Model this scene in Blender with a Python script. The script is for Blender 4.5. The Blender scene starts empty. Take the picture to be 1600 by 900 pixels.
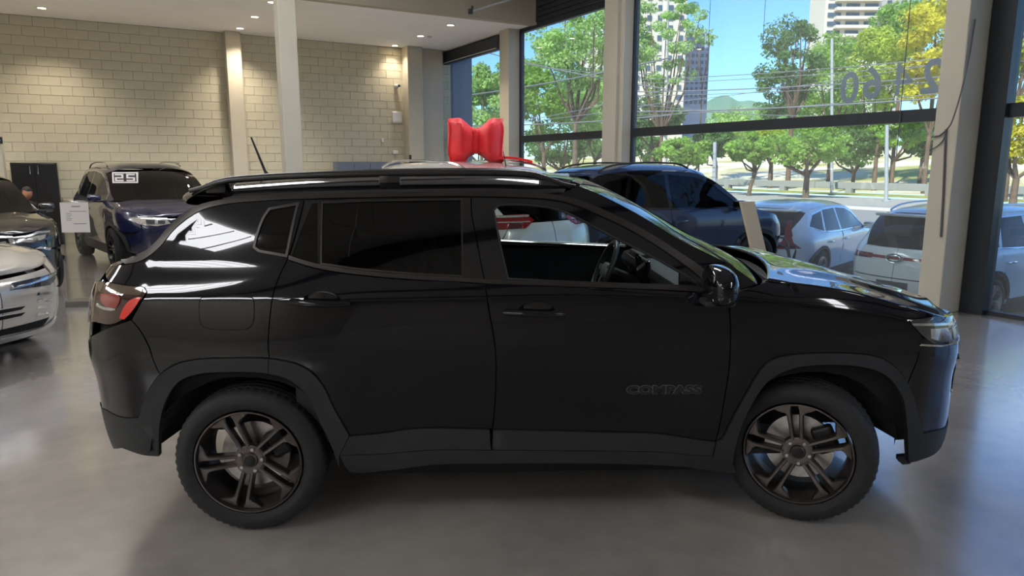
import bpy, bmesh, math, random
import numpy as np
from mathutils import Vector, Matrix
from mathutils.geometry import delaunay_2d_cdt
random.seed(7); RNG = np.random.default_rng(7)
C = bpy.context.scene.collection
S = bpy.context.scene
# ------------------------------------------------------------------ camera
F_PX, PITCH, H_CAM = 1105.0, math.radians(9.9), 1.71
cam_data = bpy.data.cameras.new('camera'); cam = bpy.data.objects.new('camera', cam_data); C.objects.link(cam)
cam_data.sensor_width = 36.0; cam_data.lens = 36.0*F_PX/1600.0; cam_data.clip_end = 2000
cam.location = (0, 0, H_CAM); cam.rotation_euler = (math.pi/2-PITCH, 0, 0)
S.camera = cam
# ------------------------------------------------------------------ world, sun, exposure
S.view_settings.view_transform = 'Standard'; S.view_settings.look = 'None'
S.view_settings.exposure = 0.68; S.view_settings.gamma = 1.0; S.view_settings.use_curve_mapping = False
SUN_DIR = Vector((-0.42, -0.62, 0.72)).normalized()
w = bpy.data.worlds.new('sky'); S.world = w; w.use_nodes = True
nt = w.node_tree; bg = nt.nodes['Background']
sky = nt.nodes.new('ShaderNodeTexSky'); sky.sky_type = 'NISHITA'; sky.sun_disc = False
sky.sun_elevation = math.asin(SUN_DIR.z); sky.sun_rotation = math.atan2(SUN_DIR.x, SUN_DIR.y)
sky.altitude = 700; sky.air_density = 1.0; sky.dust_density = 0.3; sky.ozone_density = 3.5
tint = nt.nodes.new('ShaderNodeVectorMath'); tint.operation = 'MULTIPLY'; tint.inputs[1].default_value = (.66, .90, 1.20); nt.links.new(sky.outputs[0], tint.inputs[0]); nt.links.new(tint.outputs[0], bg.inputs[0]); bg.inputs[1].default_value = 0.17
sd = bpy.data.lights.new('sun', 'SUN'); sd.energy = 5.0; sd.angle = 0.01; sd.color = (1.0, 0.95, 0.86)
sun = bpy.data.objects.new('sun', sd); C.objects.link(sun); sun.rotation_euler = SUN_DIR.to_track_quat('Z', 'Y').to_euler()
def area(name, loc, size, power, color, target):
    d = bpy.data.lights.new(name, 'AREA'); d.shape = 'RECTANGLE'; d.size, d.size_y = size; d.energy = power; d.color = color
    o = bpy.data.objects.new(name, d); C.objects.link(o); o.location = loc
    o.rotation_euler = (Vector(target)-Vector(loc)).to_track_quat('-Z', 'Y').to_euler(); return o
# ------------------------------------------------------------------ camera geometry helpers
SP_, CP_ = math.sin(PITCH), math.cos(PITCH)
def proj(P):
    x, y, z = P[0], P[1], P[2]-H_CAM
    d = y*CP_ - z*SP_; v = y*SP_ + z*CP_
    return 800+F_PX*x/d, 450-F_PX*v/d
def ray(px, py):
    a = (px-800)/F_PX; b = (450-py)/F_PX
    return np.array([a, CP_+b*SP_, b*CP_-SP_])
def on_z(px, py, z=0.0):
    r = ray(px, py); t = (z-H_CAM)/r[2]; return (r[0]*t, r[1]*t, z)
def at_y(px, py, Y):
    r = ray(px, py); t = Y/r[1]; return (r[0]*t, Y, H_CAM+r[2]*t)
def on_plane(px, py, p0, n):
    r = ray(px, py); o = np.array([0, 0, H_CAM]); t = np.dot(np.array(p0)-o, n)/np.dot(r, n); return tuple(o+r*t)
# ------------------------------------------------------------------ materials
def rgb(r, g, b):
    f = lambda c: (c/255/12.92) if c/255 <= 0.04045 else ((c/255+0.055)/1.055)**2.4
    return (f(r), f(g), f(b))
MATS = {}
def mat(name, col, rough=0.5, metal=0.0, coat=0.0, noise=0.0, nscale=20.0, bump=0.0, bscale=60.0, emit=None, estr=0.0, alpha=1.0, trans=0.0, spec=0.5, rvar=0.0, flake=0.0, coat_rough=0.02, sheen=0.0):
    if name in MATS: return MATS[name]
    m = bpy.data.materials.new(name); m.use_nodes = True; t = m.node_tree; b = t.nodes['Principled BSDF']
    b.inputs['Base Color'].default_value = (*col, 1); b.inputs['Roughness'].default_value = rough; b.inputs['Metallic'].default_value = metal
    b.inputs['Coat Weight'].default_value = coat; b.inputs['Coat Roughness'].default_value = coat_rough
    b.inputs['Specular IOR Level'].default_value = spec; b.inputs['Transmission Weight'].default_value = trans; b.inputs['Alpha'].default_value = alpha
    if sheen: b.inputs['Sheen Weight'].default_value = sheen
    tc = t.nodes.new('ShaderNodeTexCoord')
    if noise or rvar:
        n = t.nodes.new('ShaderNodeTexNoise'); n.inputs['Scale'].default_value = nscale; n.inputs['Detail'].default_value = 6
        t.links.new(tc.outputs['Object'], n.inputs['Vector'])
        if noise:
            r = t.nodes.new('ShaderNodeMapRange'); r.inputs['From Min'].default_value = .3; r.inputs['From Max'].default_value = .7; r.inputs['To Min'].default_value = 1-noise; r.inputs['To Max'].default_value = 1+noise
            t.links.new(n.outputs['Fac'], r.inputs['Value'])
            mx = t.nodes.new('ShaderNodeVectorMath'); mx.operation = 'SCALE'; mx.inputs[0].default_value = col
            t.links.new(r.outputs[0], mx.inputs['Scale']); t.links.new(mx.outputs[0], b.inputs['Base Color'])
        if rvar:
            r = t.nodes.new('ShaderNodeMapRange'); r.inputs['From Min'].default_value = .3; r.inputs['From Max'].default_value = .7; r.inputs['To Min'].default_value = max(0, rough-rvar); r.inputs['To Max'].default_value = rough+rvar
            t.links.new(n.outputs['Fac'], r.inputs['Value']); t.links.new(r.outputs[0], b.inputs['Roughness'])
    if bump:
        n2 = t.nodes.new('ShaderNodeTexNoise'); n2.inputs['Scale'].default_value = bscale; n2.inputs['Detail'].default_value = 4
        t.links.new(tc.outputs['Object'], n2.inputs['Vector'])
        bp = t.nodes.new('ShaderNodeBump'); bp.inputs['Strength'].default_value = bump; bp.inputs['Distance'].default_value = 0.01
        t.links.new(n2.outputs['Fac'], bp.inputs['Height']); t.links.new(bp.outputs[0], b.inputs['Normal'])
    if emit: b.inputs['Emission Color'].default_value = (*emit, 1); b.inputs['Emission Strength'].default_value = estr
    MATS[name] = m; return m
def glass_mat(name, tint, thru=0.9, rough=0.0, body=None):
    """thin pane: fresnel mix of a tinted clear layer and a mirror layer; body = share and colour of a diffuse haze layer"""
    if name in MATS: return MATS[name]
    m = bpy.data.materials.new(name); m.use_nodes = True; t = m.node_tree; t.nodes.remove(t.nodes['Principled BSDF']); out = t.nodes['Material Output']
    tr = t.nodes.new('ShaderNodeBsdfTransparent'); tr.inputs[0].default_value = (tint[0]*thru, tint[1]*thru, tint[2]*thru, 1)
    gl = t.nodes.new('ShaderNodeBsdfGlossy'); gl.inputs['Roughness'].default_value = rough
    fr = t.nodes.new('ShaderNodeFresnel'); fr.inputs[0].default_value = 1.5
    geo = t.nodes.new('ShaderNodeNewGeometry')
    vm = t.nodes.new('ShaderNodeMix'); vm.inputs[2].default_value = 1.5; vm.inputs[3].default_value = 0.6667
    t.links.new(geo.outputs['Backfacing'], vm.inputs[0]); t.links.new(vm.outputs[0], fr.inputs[0])
    mx = t.nodes.new('ShaderNodeMixShader'); t.links.new(fr.outputs[0], mx.inputs[0]); base = tr
    if body:
        df = t.nodes.new('ShaderNodeBsdfDiffuse'); df.inputs[0].default_value = (*body[1], 1)
        m2 = t.nodes.new('ShaderNodeMixShader'); m2.inputs[0].default_value = body[0]; t.links.new(tr.outputs[0], m2.inputs[1]); t.links.new(df.outputs[0], m2.inputs[2]); base = m2
    t.links.new(base.outputs[0], mx.inputs[1]); t.links.new(gl.outputs[0], mx.inputs[2]); t.links.new(mx.outputs[0], out.inputs[0])
    MATS[name] = m; return m
# ------------------------------------------------------------------ object helpers
def tag(o, label, cat, group=None):
    o['label'] = label; o['category'] = cat
    if group: o['group'] = group
    return o
def thing(name, label, cat, loc=(0, 0, 0), rz=0.0, group=None):
    o = bpy.data.objects.new(name, None); C.objects.link(o); o.location = loc; o.rotation_euler = (0, 0, rz); o.empty_display_size = .1
    return tag(o, label, cat, group)
def link(name, me, m, parent=None, label=None):
    o = bpy.data.objects.new(name, me); C.objects.link(o)
    if m is not None and not me.materials: me.materials.append(m)
    if parent is not None: o.parent = parent
    if label: o['label'] = label
    return o
def mesh(name, V, Fc, m=None, parent=None, smooth=False, label=None):
    me = bpy.data.meshes.new(name); me.from_pydata([tuple(map(float, v)) for v in V], [], [tuple(int(i) for i in f) for f in Fc])
    if smooth: me.polygons.foreach_set('use_smooth', [True]*len(me.polygons))
    me.update(); return link(name, me, m, parent, label)
def struct(o): o['kind'] = 'structure'; return o
def autosmooth(o, ang=35):
    me = o.data; me.polygons.foreach_set('use_smooth', [True]*len(me.polygons))
    bm = bmesh.new(); bm.from_mesh(me)
    for e in bm.edges:
        if len(e.link_faces) == 2: e.smooth = e.calc_face_angle(0) < math.radians(ang)
    bm.to_mesh(me); bm.free(); return o
class MB:
    """collects boxes, tubes, lathes and prisms and links them as one mesh"""
    def __init__(s): s.V = []; s.F = []
    def add(s, V, Fc):
        n = len(s.V); s.V += [tuple(v) for v in V]; s.F += [tuple(i+n for i in f) for f in Fc]; return s
    def box(s, c, d, bev=0.0, rz=0.0, R=None):
        x, y, z = d[0]/2, d[1]/2, d[2]/2
        bm = bmesh.new(); bmesh.ops.create_cube(bm, size=1.0)
        for v in bm.verts: v.co = Vector((v.co.x*d[0], v.co.y*d[1], v.co.z*d[2]))
        if bev: bmesh.ops.bevel(bm, geom=bm.edges[:], offset=min(bev, min(d)*.45), segments=2 if bev > .004 else 1, affect='EDGES', profile=.5)
        M = Matrix.Translation(c) @ (R.to_4x4() if R is not None else Matrix.Rotation(rz, 4, 'Z'))
        bm.verts.index_update(); V = [M @ v.co for v in bm.verts]; Fc = [[v.index for v in f.verts] for f in bm.faces]; bm.free()
        return s.add(V, Fc)
    def tube(s, pts, r, n=8, cap=True, closed=False):
        P = [Vector(p) for p in pts]; rs = r if hasattr(r, '__len__') else [r]*len(P); V = []; Fc = []; up = None
        for i, p in enumerate(P):
            if closed: t = P[(i+1) % len(P)]-P[i-1]
            else: t = (P[min(i+1, len(P)-1)]-P[max(i-1, 0)])
            t = t.normalized() if t.length > 1e-9 else Vector((0, 0, 1))
            if up is None: up = Vector((0, 0, 1)) if abs(t.z) < .9 else Vector((1, 0, 0))
            a = t.cross(up); a = a.normalized() if a.length > 1e-6 else t.orthogonal().normalized(); b = t.cross(a).normalized(); up = b*-1 if False else up
            for k in range(n):
                th = 2*math.pi*k/n; V.append(p+(a*math.cos(th)+b*math.sin(th))*rs[i])
        m = len(P)
        for i in range(m if closed else m-1):
            j = (i+1) % m
            for k in range(n):
                k2 = (k+1) % n; Fc.append((i*n+k, i*n+k2, j*n+k2, j*n+k))
        if cap and not closed: Fc.append(tuple(range(n))[::-1]); Fc.append(tuple((m-1)*n+k for k in range(n)))
        return s.add(V, Fc)
    def lathe(s, prof, n=48, c=(0, 0, 0), axis='z', rmod=None):
        """prof: (radius, height) pairs turned about the axis"""
        V = []; Fc = []; m = len(prof)
        for k in range(n):
            th = 2*math.pi*k/n; cs, sn = math.cos(th), math.sin(th)
            for i, (r, h) in enumerate(prof):
                if rmod: r = rmod(r, h, k, i)
                p = (r*cs, r*sn, h) if axis == 'z' else ((r*cs, h, r*sn) if axis == 'y' else (h, r*cs, r*sn))
                V.append((p[0]+c[0], p[1]+c[1], p[2]+c[2]))
        for k in range(n):
            k2 = (k+1) % n
            for i in range(m-1):
                f = (k*m+i, k2*m+i, k2*m+i+1, k*m+i+1); Fc.append(f if axis != 'y' else f[::-1])
        return s.add(V, Fc)
    def prism(s, poly, h0, h1, plane='xz', cham=0.0):
        """poly in a plane, from h0 to h1 along the other axis"""
        f = {'xz': lambda a, b, h: (a, h, b), 'xy': lambda a, b, h: (a, b, h), 'yz': lambda a, b, h: (h, a, b)}[plane]
        n = len(poly); V = [f(a, b, h0) for a, b in poly]+[f(a, b, h1) for a, b in poly]
        Fc = [tuple(range(n)), tuple(range(2*n-1, n-1, -1))]+[(i, i+n, (i+1) % n+n, (i+1) % n) for i in range(n)]
        return s.add(V, Fc)
    def build(s, name, m, parent=None, smooth=None, label=None, fix=True):
        o = mesh(name, s.V, s.F, m, parent, label=label)
        if fix:
            bm = bmesh.new(); bm.from_mesh(o.data); bmesh.ops.recalc_face_normals(bm, faces=bm.faces); bm.to_mesh(o.data); bm.free()
        if smooth: autosmooth(o, smooth)
        return o
def grid_faces(nu, nv, flip=False):
    Fc = []
    for i in range(nu-1):
        for j in range(nv-1):
            f = (i*nv+j, (i+1)*nv+j, (i+1)*nv+j+1, i*nv+j+1); Fc.append(f[::-1] if flip else f)
    return Fc
# ------------------------------------------------------------------ smooth curves
class Curve1:
    """monotone cubic through points"""
    def __init__(s, pts):
        pts = sorted(pts); s.x = np.array([p[0] for p in pts], float); s.y = np.array([p[1] for p in pts], float)
        h = np.diff(s.x); d = np.diff(s.y)/h; m = np.zeros(len(s.x)); m[0] = d[0]; m[-1] = d[-1]
        for i in range(1, len(d)):
            if d[i-1]*d[i] > 0:
                w1 = 2*h[i]+h[i-1]; w2 = h[i]+2*h[i-1]; m[i] = (w1+w2)/(w1/d[i-1]+w2/d[i])
        s.m = m
    def __call__(s, x):
        x = min(max(x, s.x[0]), s.x[-1]); i = min(max(int(np.searchsorted(s.x, x))-1, 0), len(s.x)-2)
        h = s.x[i+1]-s.x[i]; t = (x-s.x[i])/h; t2 = t*t; t3 = t2*t
        return (2*t3-3*t2+1)*s.y[i]+(t3-2*t2+t)*h*s.m[i]+(-2*t3+3*t2)*s.y[i+1]+(t3-t2)*h*s.m[i+1]
def spline(pts, step=8.0):
    """Catmull-Rom through 2-D points; a third entry marks a corner"""
    segs = []; cur = [pts[0]]
    for p in pts[1:]:
        cur.append(p)
        if len(p) > 2: segs.append(cur); cur = [p]
    if len(cur) > 1: segs.append(cur)
    out = []
    for sgm in segs:
        P = [np.array(p[:2], float) for p in sgm]
        if len(P) == 2:
            n = max(1, int(np.linalg.norm(P[1]-P[0])/step)); out += [P[0]+(P[1]-P[0])*k/n for k in range(n)]
        else:
            Q = [2*P[0]-P[1]]+P+[2*P[-1]-P[-2]]
            for i in range(1, len(Q)-2):
                n = max(1, int(np.linalg.norm(Q[i+1]-Q[i])/step))
                d0 = max(np.linalg.norm(Q[i]-Q[i-1]), 1e-6)**.5; d1 = max(np.linalg.norm(Q[i+1]-Q[i]), 1e-6)**.5; d2 = max(np.linalg.norm(Q[i+2]-Q[i+1]), 1e-6)**.5
                m1 = (Q[i]-Q[i-1])/d0-(Q[i+1]-Q[i-1])/(d0+d1)+(Q[i+1]-Q[i])/d1
                m2 = (Q[i+1]-Q[i])/d1-(Q[i+2]-Q[i])/(d1+d2)+(Q[i+2]-Q[i+1])/d2
                m1 = m1*d1; m2 = m2*d1
                for k in range(n):
                    t = k/n; t2 = t*t; t3 = t2*t
                    out.append((2*t3-3*t2+1)*Q[i]+(t3-2*t2+t)*m1+(-2*t3+3*t2)*Q[i+1]+(t3-t2)*m2)
    out.append(np.array(pts[-1][:2], float)); return [tuple(p) for p in out]
def inside(P, poly):
    x, y = P[:, 0], P[:, 1]; r = np.zeros(len(P), bool); n = len(poly)
    for i in range(n):
        x1, y1 = poly[i]; x2, y2 = poly[(i+1) % n]
        if y1 == y2: continue
        c = ((y1 > y) != (y2 > y)) & (x < (x2-x1)*(y-y1)/(y2-y1)+x1); r ^= c
    return r
def seg_dist(P, poly):
    d = np.full(len(P), 1e9); n = len(poly)
    for i in range(n):
        a = np.array(poly[i]); b = np.array(poly[(i+1) % n]); ab = b-a; L = ab@ab
        if L < 1e-14: continue
        t = np.clip(((P-a)@ab)/L, 0, 1); q = a+t[:, None]*ab; d = np.minimum(d, np.hypot(*(P-q).T))
    return d
def clean(poly, eps=1e-4):
    out = []
    for p in poly:
        if not out or math.hypot(p[0]-out[-1][0], p[1]-out[-1][1]) > eps: out.append(p)
    if math.hypot(out[0][0]-out[-1][0], out[0][1]-out[-1][1]) < eps: out.pop()
    return out
def offset_poly(poly, d):
    """move the outline inwards by d"""
    P = np.array(poly); n = len(P); a = 0.5*sum(P[i][0]*P[(i+1) % n][1]-P[(i+1) % n][0]*P[i][1] for i in range(n)); s = 1 if a > 0 else -1
    out = []
    for i in range(n):
        e1 = P[i]-P[i-1]; e2 = P[(i+1) % n]-P[i]
        n1 = np.array([-e1[1], e1[0]])/max(np.hypot(*e1), 1e-9); n2 = np.array([-e2[1], e2[0]])/max(np.hypot(*e2), 1e-9)
        m = n1+n2; L = np.hypot(*m)
        if L < .3: m = n1; L = 1
        m = m/L; k = 1/max(.5, m@n1); out.append(tuple(P[i]+s*m*d*k))
    return out
# ------------------------------------------------------------------ car shell: half-width surface with rounded plan corners
class Shell:
    def __init__(s, W, xf, xr, xf1, xr1, LF=.9, LR=.9, ka=.72, kb=.72):
        s.W, s.xf, s.xr, s.xf1, s.xr1, s.LF, s.LR, s.ka, s.kb = W, xf, xr, xf1, xr1, LF, LR, ka, kb
    def pt(s, u, z):
        a = s.xf1(z); b = s.xr1(z)
        if u > a: t = min((u-a)/s.LF, 1.0); x0 = a; x3 = s.xf(z)
        elif u < b: t = min((b-u)/s.LR, 1.0); x0 = b; x3 = s.xr(z)
        else: return np.array([u, s.W(u, z), z])
        w0 = s.W(x0, z); dx = x3-x0
        c = ((1-t)**3, 3*t*(1-t)**2, 3*t*t*(1-t), t**3)
        return np.array([x0+dx*(3*t*(1-t)**2*s.ka+3*t*t*(1-t)+t**3), w0*(c[0]+c[1])+w0*s.kb*c[2], z])
    def nrm(s, u, z, e=.004):
        a = s.pt(u+e, z)-s.pt(u-e, z); b = s.pt(u, z+e)-s.pt(u, z-e); n = np.cross(b, a); L = np.linalg.norm(n)
        if L < 1e-12: return np.array([0, 1., 0])
        n = n/L
        return n if n[1]*1.0+n[0]*(1 if u > 0 else -1)*.5 > 0 else -n
def panel(name, sh, poly, m, parent, side=-1, step=.035, off=0.0, gap=.0025, thick=.018, holes=(), label=None, both=False, open_back=True):
    """sheet-metal panel: outline in shell coordinates, filled with triangles, edges folded inwards"""
    poly = clean(poly); 
    if gap: poly = offset_poly(poly, gap)
    dense = []
    n = len(poly)
    for i in range(n):
        a = np.array(poly[i]); b = np.array(poly[(i+1) % n]); k = max(1, int(math.ceil(np.hypot(*(b-a))/step)))
        dense += [tuple(a+(b-a)*j/k) for j in range(k)]
    loops = [dense]
    for h in holes: loops.append(clean([tuple(p) for p in h]))
    A = np.array(dense); lo, hi = A.min(0), A.max(0)
    gx = np.arange(lo[0]+step*.5, hi[0], step); gy = np.arange(lo[1]+step*.5, hi[1], step)
    G = np.array([(x, y) for x in gx for y in gy]) if len(gx) and len(gy) else np.zeros((0, 2))
    if len(G):
        k = inside(G, dense) & (seg_dist(G, dense) > step*.45)
        for h in loops[1:]: k &= ~inside(G, h) & (seg_dist(G, h) > step*.45)
        G = G[k]
    verts = []; edges = []
    for lp in loops:
        s0 = len(verts); verts += [Vector(p) for p in lp]; edges += [(s0+i, s0+(i+1) % len(lp)) for i in range(len(lp))]
    verts += [Vector(p) for p in G]
    vo, eo, fo, *_ = delaunay_2d_cdt(verts, edges, [], 0, 1e-6, False)
    Q = np.array([tuple(v) for v in vo]); T = [tuple(f) for f in fo if len(f) == 3]
    cen = np.array([Q[list(f)].mean(0) for f in T]); k = inside(cen, dense)
    for h in loops[1:]: k &= ~inside(cen, h)
    T = [f for f, kk in zip(T, k) if kk]
    used = sorted({i for f in T for i in f}); mp = {i: j for j, i in enumerate(used)}; T = [tuple(mp[i] for i in f) for f in T]; Q = Q[used]
    P = np.array([sh.pt(*q) for q in Q]); N = np.array([sh.nrm(*q) for q in Q]); P = P+N*off
    res = []
    for sd in ((-1, 1) if both else (side,)):
        Ps = P*np.array([1, sd, 1]); Ns = N*np.array([1, sd, 1])
        V = [tuple(p) for p in Ps]; Fc = []; nl = []
        for f in T:
            a, b, c = Ps[f[0]], Ps[f[1]], Ps[f[2]]
            g = np.cross(b-a, c-a)
            if g@Ns[f[0]] < 0: f = f[::-1]
            Fc.append(f); nl += [tuple(Ns[i]) for i in f]
        if thick:
            cnt = {}
            for f in Fc:
                for i in range(3):
                    e = (f[i], f[(i+1) % 3]); cnt[e] = 1
            bnd = [e for e in cnt if (e[1], e[0]) not in cnt]; idx = {}
            for e in bnd:
                for i in e:
                    if i not in idx: idx[i] = len(V); V.append(tuple(Ps[i]-Ns[i]*thick))
            for a, b in bnd:
                f = (b, a, idx[a], idx[b]); Fc.append(f); va, vb = np.array(V[a]), np.array(V[b])
                g = np.cross(va-vb, np.array(V[idx[a]])-vb); L = np.linalg.norm(g); g = g/L if L > 1e-12 else Ns[a]; nl += [tuple(g)]*4
        me = bpy.data.meshes.new(name); me.from_pydata(V, [], Fc); me.polygons.foreach_set('use_smooth', [True]*len(Fc))
        me.normals_split_custom_set(nl); me.update()
        res.append(link(name, me, m, parent, label))
    return res if both else res[0]
def surf(name, Pf, nu, nv, m, parent, thick=0.0, label=None, flip=False, smooth=True):
    """grid surface Pf(s, t), s and t in 0..1"""
    V = [tuple(Pf(i/(nu-1), j/(nv-1))) for i in range(nu) for j in range(nv)]
    o = mesh(name, V, grid_faces(nu, nv, flip), m, parent, smooth=smooth, label=label)
    if thick:
        md = o.modifiers.new('solid', 'SOLIDIFY'); md.thickness = thick; md.offset = -1
    return o
# =================================================================== showroom shell, in its own frame: X towards the glass front, Y towards the block wall
TH = math.radians(30.1); KX, KY = -1.716, 20.50
WX = np.array([math.cos(TH), math.sin(TH)]); WY = np.array([-math.sin(TH), math.cos(TH)])
def RL(X, Y, z=0): p = np.array([KX, KY])+X*WX+Y*WY; return (p[0], p[1], z)
def LR_(p): d = np.array([p[0]-KX, p[1]-KY]); return (float(d@WX), float(d@WY))
def on_front(px, py, X=0.0):
    """room Y and height of a photograph point lying on the plane X"""
    q = on_plane(px, py, RL(X, 0, 0), np.array([*WX, 0])); return LR_(q)[1], q[2]
def on_back(px, py, Y=0.0):
    q = on_plane(px, py, RL(0, Y, 0), np.array([*WY, 0])); return LR_(q)[0], q[2]
def room(o): o.location = (KX, KY, 0); o.rotation_euler = (0, 0, TH); return o
def rbox(name, x0, x1, y0, y1, z0, z1, m, parent=None, bev=0.0, label=None):
    b = MB(); b.box(((x0+x1)/2, (y0+y1)/2, (z0+z1)/2), (abs(x1-x0), abs(y1-y0), abs(z1-z0)), bev); o = b.build(name, m, parent, label=label)
    return room(o) if parent is None else o
PLAST = mat('beige_wall_paint', rgb(184, 178, 162), rough=.75, noise=.03, nscale=3, bump=.08, bscale=150)
BLOCKM = mat('painted_block', rgb(192, 187, 166), rough=.8, noise=.05, nscale=5, bump=.35, bscale=120)
MORT = mat('block_joint', rgb(158, 152, 132), rough=.9)
CEILM = mat('ceiling_plaster', rgb(236, 234, 230), rough=.85, noise=.02, nscale=2)
DARKF = mat('dark_steel_frame', (.022, .027, .034), rough=.4, metal=.2, noise=.1, nscale=8)
HZ, LZ = 6.4, 4.79      # hall height and low ceiling height
GY0 = -33.0; GX0 = -22.0
# floor: polished screed
fm = bpy.data.materials.new('polished_screed'); fm.use_nodes = True; t_ = fm.node_tree; b_ = t_.nodes['Principled BSDF']
tc = t_.nodes.new('ShaderNodeTexCoord'); n1 = t_.nodes.new('ShaderNodeTexNoise'); n1.inputs['Scale'].default_value = .55; n1.inputs['Detail'].default_value = 8; n1.inputs['Distortion'].default_value = 1.2
n2 = t_.nodes.new('ShaderNodeTexNoise'); n2.inputs['Scale'].default_value = 7; n2.inputs['Detail'].default_value = 8
t_.links.new(tc.outputs['Object'], n1.inputs['Vector']); t_.links.new(tc.outputs['Object'], n2.inputs['Vector'])
ad = t_.nodes.new('ShaderNodeMath'); ad.operation = 'MULTIPLY_ADD'; ad.inputs[1].default_value = .35; t_.links.new(n2.outputs['Fac'], ad.inputs[0]); t_.links.new(n1.outputs['Fac'], ad.inputs[2])
cr = t_.nodes.new('ShaderNodeValToRGB'); cr.color_ramp.elements[0].position = .45; cr.color_ramp.elements[0].color = (*rgb(138, 132, 126), 1); cr.color_ramp.elements[1].position = .85; cr.color_ramp.elements[1].color = (*rgb(166, 159, 152), 1)
t_.links.new(ad.outputs[0], cr.inputs[0]); t_.links.new(cr.outputs[0], b_.inputs['Base Color'])
mr = t_.nodes.new('ShaderNodeMapRange'); mr.inputs['From Min'].default_value = .4; mr.inputs['From Max'].default_value = .9; mr.inputs['To Min'].default_value = .13; mr.inputs['To Max'].default_value = .25
t_.links.new(ad.outputs[0], mr.inputs['Value']); t_.links.new(mr.outputs[0], b_.inputs['Roughness'])
bp = t_.nodes.new('ShaderNodeBump'); bp.inputs['Strength'].default_value = .12; bp.inputs['Distance'].default_value = .02; t_.links.new(n2.outputs['Fac'], bp.inputs['Height']); t_.links.new(bp.outputs[0], b_.inputs['Normal'])
b_.inputs['Coat Weight'].default_value = 1.0; b_.inputs['Coat Roughness'].default_value = .16; b_.inputs['Coat IOR'].default_value = 2.0
struct(rbox('floor', GX0, .12, GY0, .2, -.15, 0, fm))
# block wall: each block a piece of the wall
wall = struct(rbox('wall_back', GX0, 0, 0.012, .25, 0, LZ+.2, MORT))
xs0 = on_back(-40, 150)[0]
cells = []
for r in range(25):
    z0 = r*.2-.02
    for c in range(-20, 35):
        x0 = -13.9+c*.4+(0.2 if r % 2 else 0)
        z1 = min(z0+.2, LZ)
        if x0 > -.05 or z0 < -.1 or z1-z0 < .05: continue
        cells.append((x0, z0, z1))
xcut = -1e9
vis = [c for c in cells if c[1] > 1.55 and c[0] > xs0-.3]; vis.sort(key=lambda c: c[0]); near_ = vis[:300]; nset = set(near_)
def blk(mb, x0, z0, z1, dy): x1 = min(x0+.4, -.003) if x0 > -5 and x0 < -.01 and x0 > -.5 else x0+.4; mb.box(((x0+x1)/2, .014+dy, (z0+z1)/2), (x1-x0-.006, .03, z1-z0-.007), .003)
proto_b = {}
for k, (x0, z0, z1) in enumerate(near_):
    key = round(z1-z0, 3)
    if key not in proto_b:
        b = MB(); b.box((0, .014, 0), (.394, .03, z1-z0-.007), .003); o = b.build('brick', BLOCKM, wall); proto_b[key] = o.data
    else: o = link('brick', proto_b[key], None, wall)
    o.location = (x0+.2, random.uniform(-.002, .002), (z0+z1)/2)
b = MB()
for x0, z0, z1 in cells:
    if (x0, z0, z1) not in nset: blk(b, x0, z0, z1, random.uniform(-.002, .002))
o = b.build('brick_courses', BLOCKM, wall); o['kind'] = 'stuff'
# other walls, ceilings, bulkhead
struct(rbox('wall_left', GX0-.2, GX0, GY0, .2, 0, HZ, PLAST))
struct(rbox('wall_front', GX0, .2, GY0-.2, GY0, 0, HZ, mat('far_wall_grey', rgb(165, 158, 150), rough=.8)))
struct(rbox('ceiling', GX0, 0, -4.5, .2, LZ, LZ+.12, CEILM))
struct(rbox('ceiling_hall', GX0-.3, .6, GY0-.3, -4.5, HZ, HZ+.25, mat('hall_ceiling', rgb(205, 203, 200), rough=.8)))
for k_, yb_ in enumerate((-9.3, -14.2, -20.3, -25.2, -29.5)): struct(rbox('trim_added_beam', GX0, 0, yb_-.12, yb_+.12, HZ-.42, HZ-.1, mat('dark_roof_beam', (.03, .03, .035), rough=.6)))  # unseen beams, added so the car mirrors dark lines
struct(rbox('trim_bulkhead', GX0, 0, -4.6, -4.4, LZ-.02, HZ+.1, mat('bulkhead_paint', rgb(168, 158, 140), rough=.8)))
struct(rbox('roof_cover', GX0-.3, .6, -4.5, .6, HZ, HZ+.3, MORT))
# columns
def column(x0, x1, y0, y1, z1, label): return tag(rbox('column', x0, x1, y0, y1, 0, z1, PLAST, bev=.012), label, 'column')
xa = on_back(366, 150)[0]; column(xa-.17, xa+.17, -.32, 0, LZ, 'beige column standing against the block wall left of the free-standing column')
xb = on_back(451, 150, -4.75)[0]; column(xb-.16, xb+.16, -4.95, -4.6, HZ, 'free-standing beige column in front of the block wall')
xc = on_back(629, 150, 0)[0]; column(xc, xc+.42, -.42, 0, LZ, 'beige corner column beside the white wall sensor')
column(xc+.44, -.34, -.22, 0, LZ, 'beige corner infill pier between the two corner columns')
xc2 = on_back(656, 150, -.9)[0]; yfar = on_front(687, 150, -.02)[0]
column(-.32, 0, yfar+.02, yfar+.5, LZ, 'beige pier at the far end of the glass front')
xz = on_back(9, 270, -1.2)[0]; column(xz-.4, xz, -1.4, -1.0, LZ, 'beige column at the left edge of the picture')
yD0 = on_front(787, 150, -.3)[0]; yD1 = on_front(815, 150)[0]
column(-.34, -.02, yD1+.02, yD1+.46, HZ, 'beige column between the two far windows')
yE0 = on_front(990, 150)[0]
column(-.34, -.12, yE0+.10, yE0+.50, HZ, 'slim beige column left of the wide window, far half of a pair')
column(-.26, -.04, yE0-.0, yE0+.14, HZ, 'slim pale column left of the wide window, near half of a pair')
colF = column(-.55, -.02, -14.16, -13.90, HZ, 'broad beige column with hanging cables in front of the glass at right')
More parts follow.
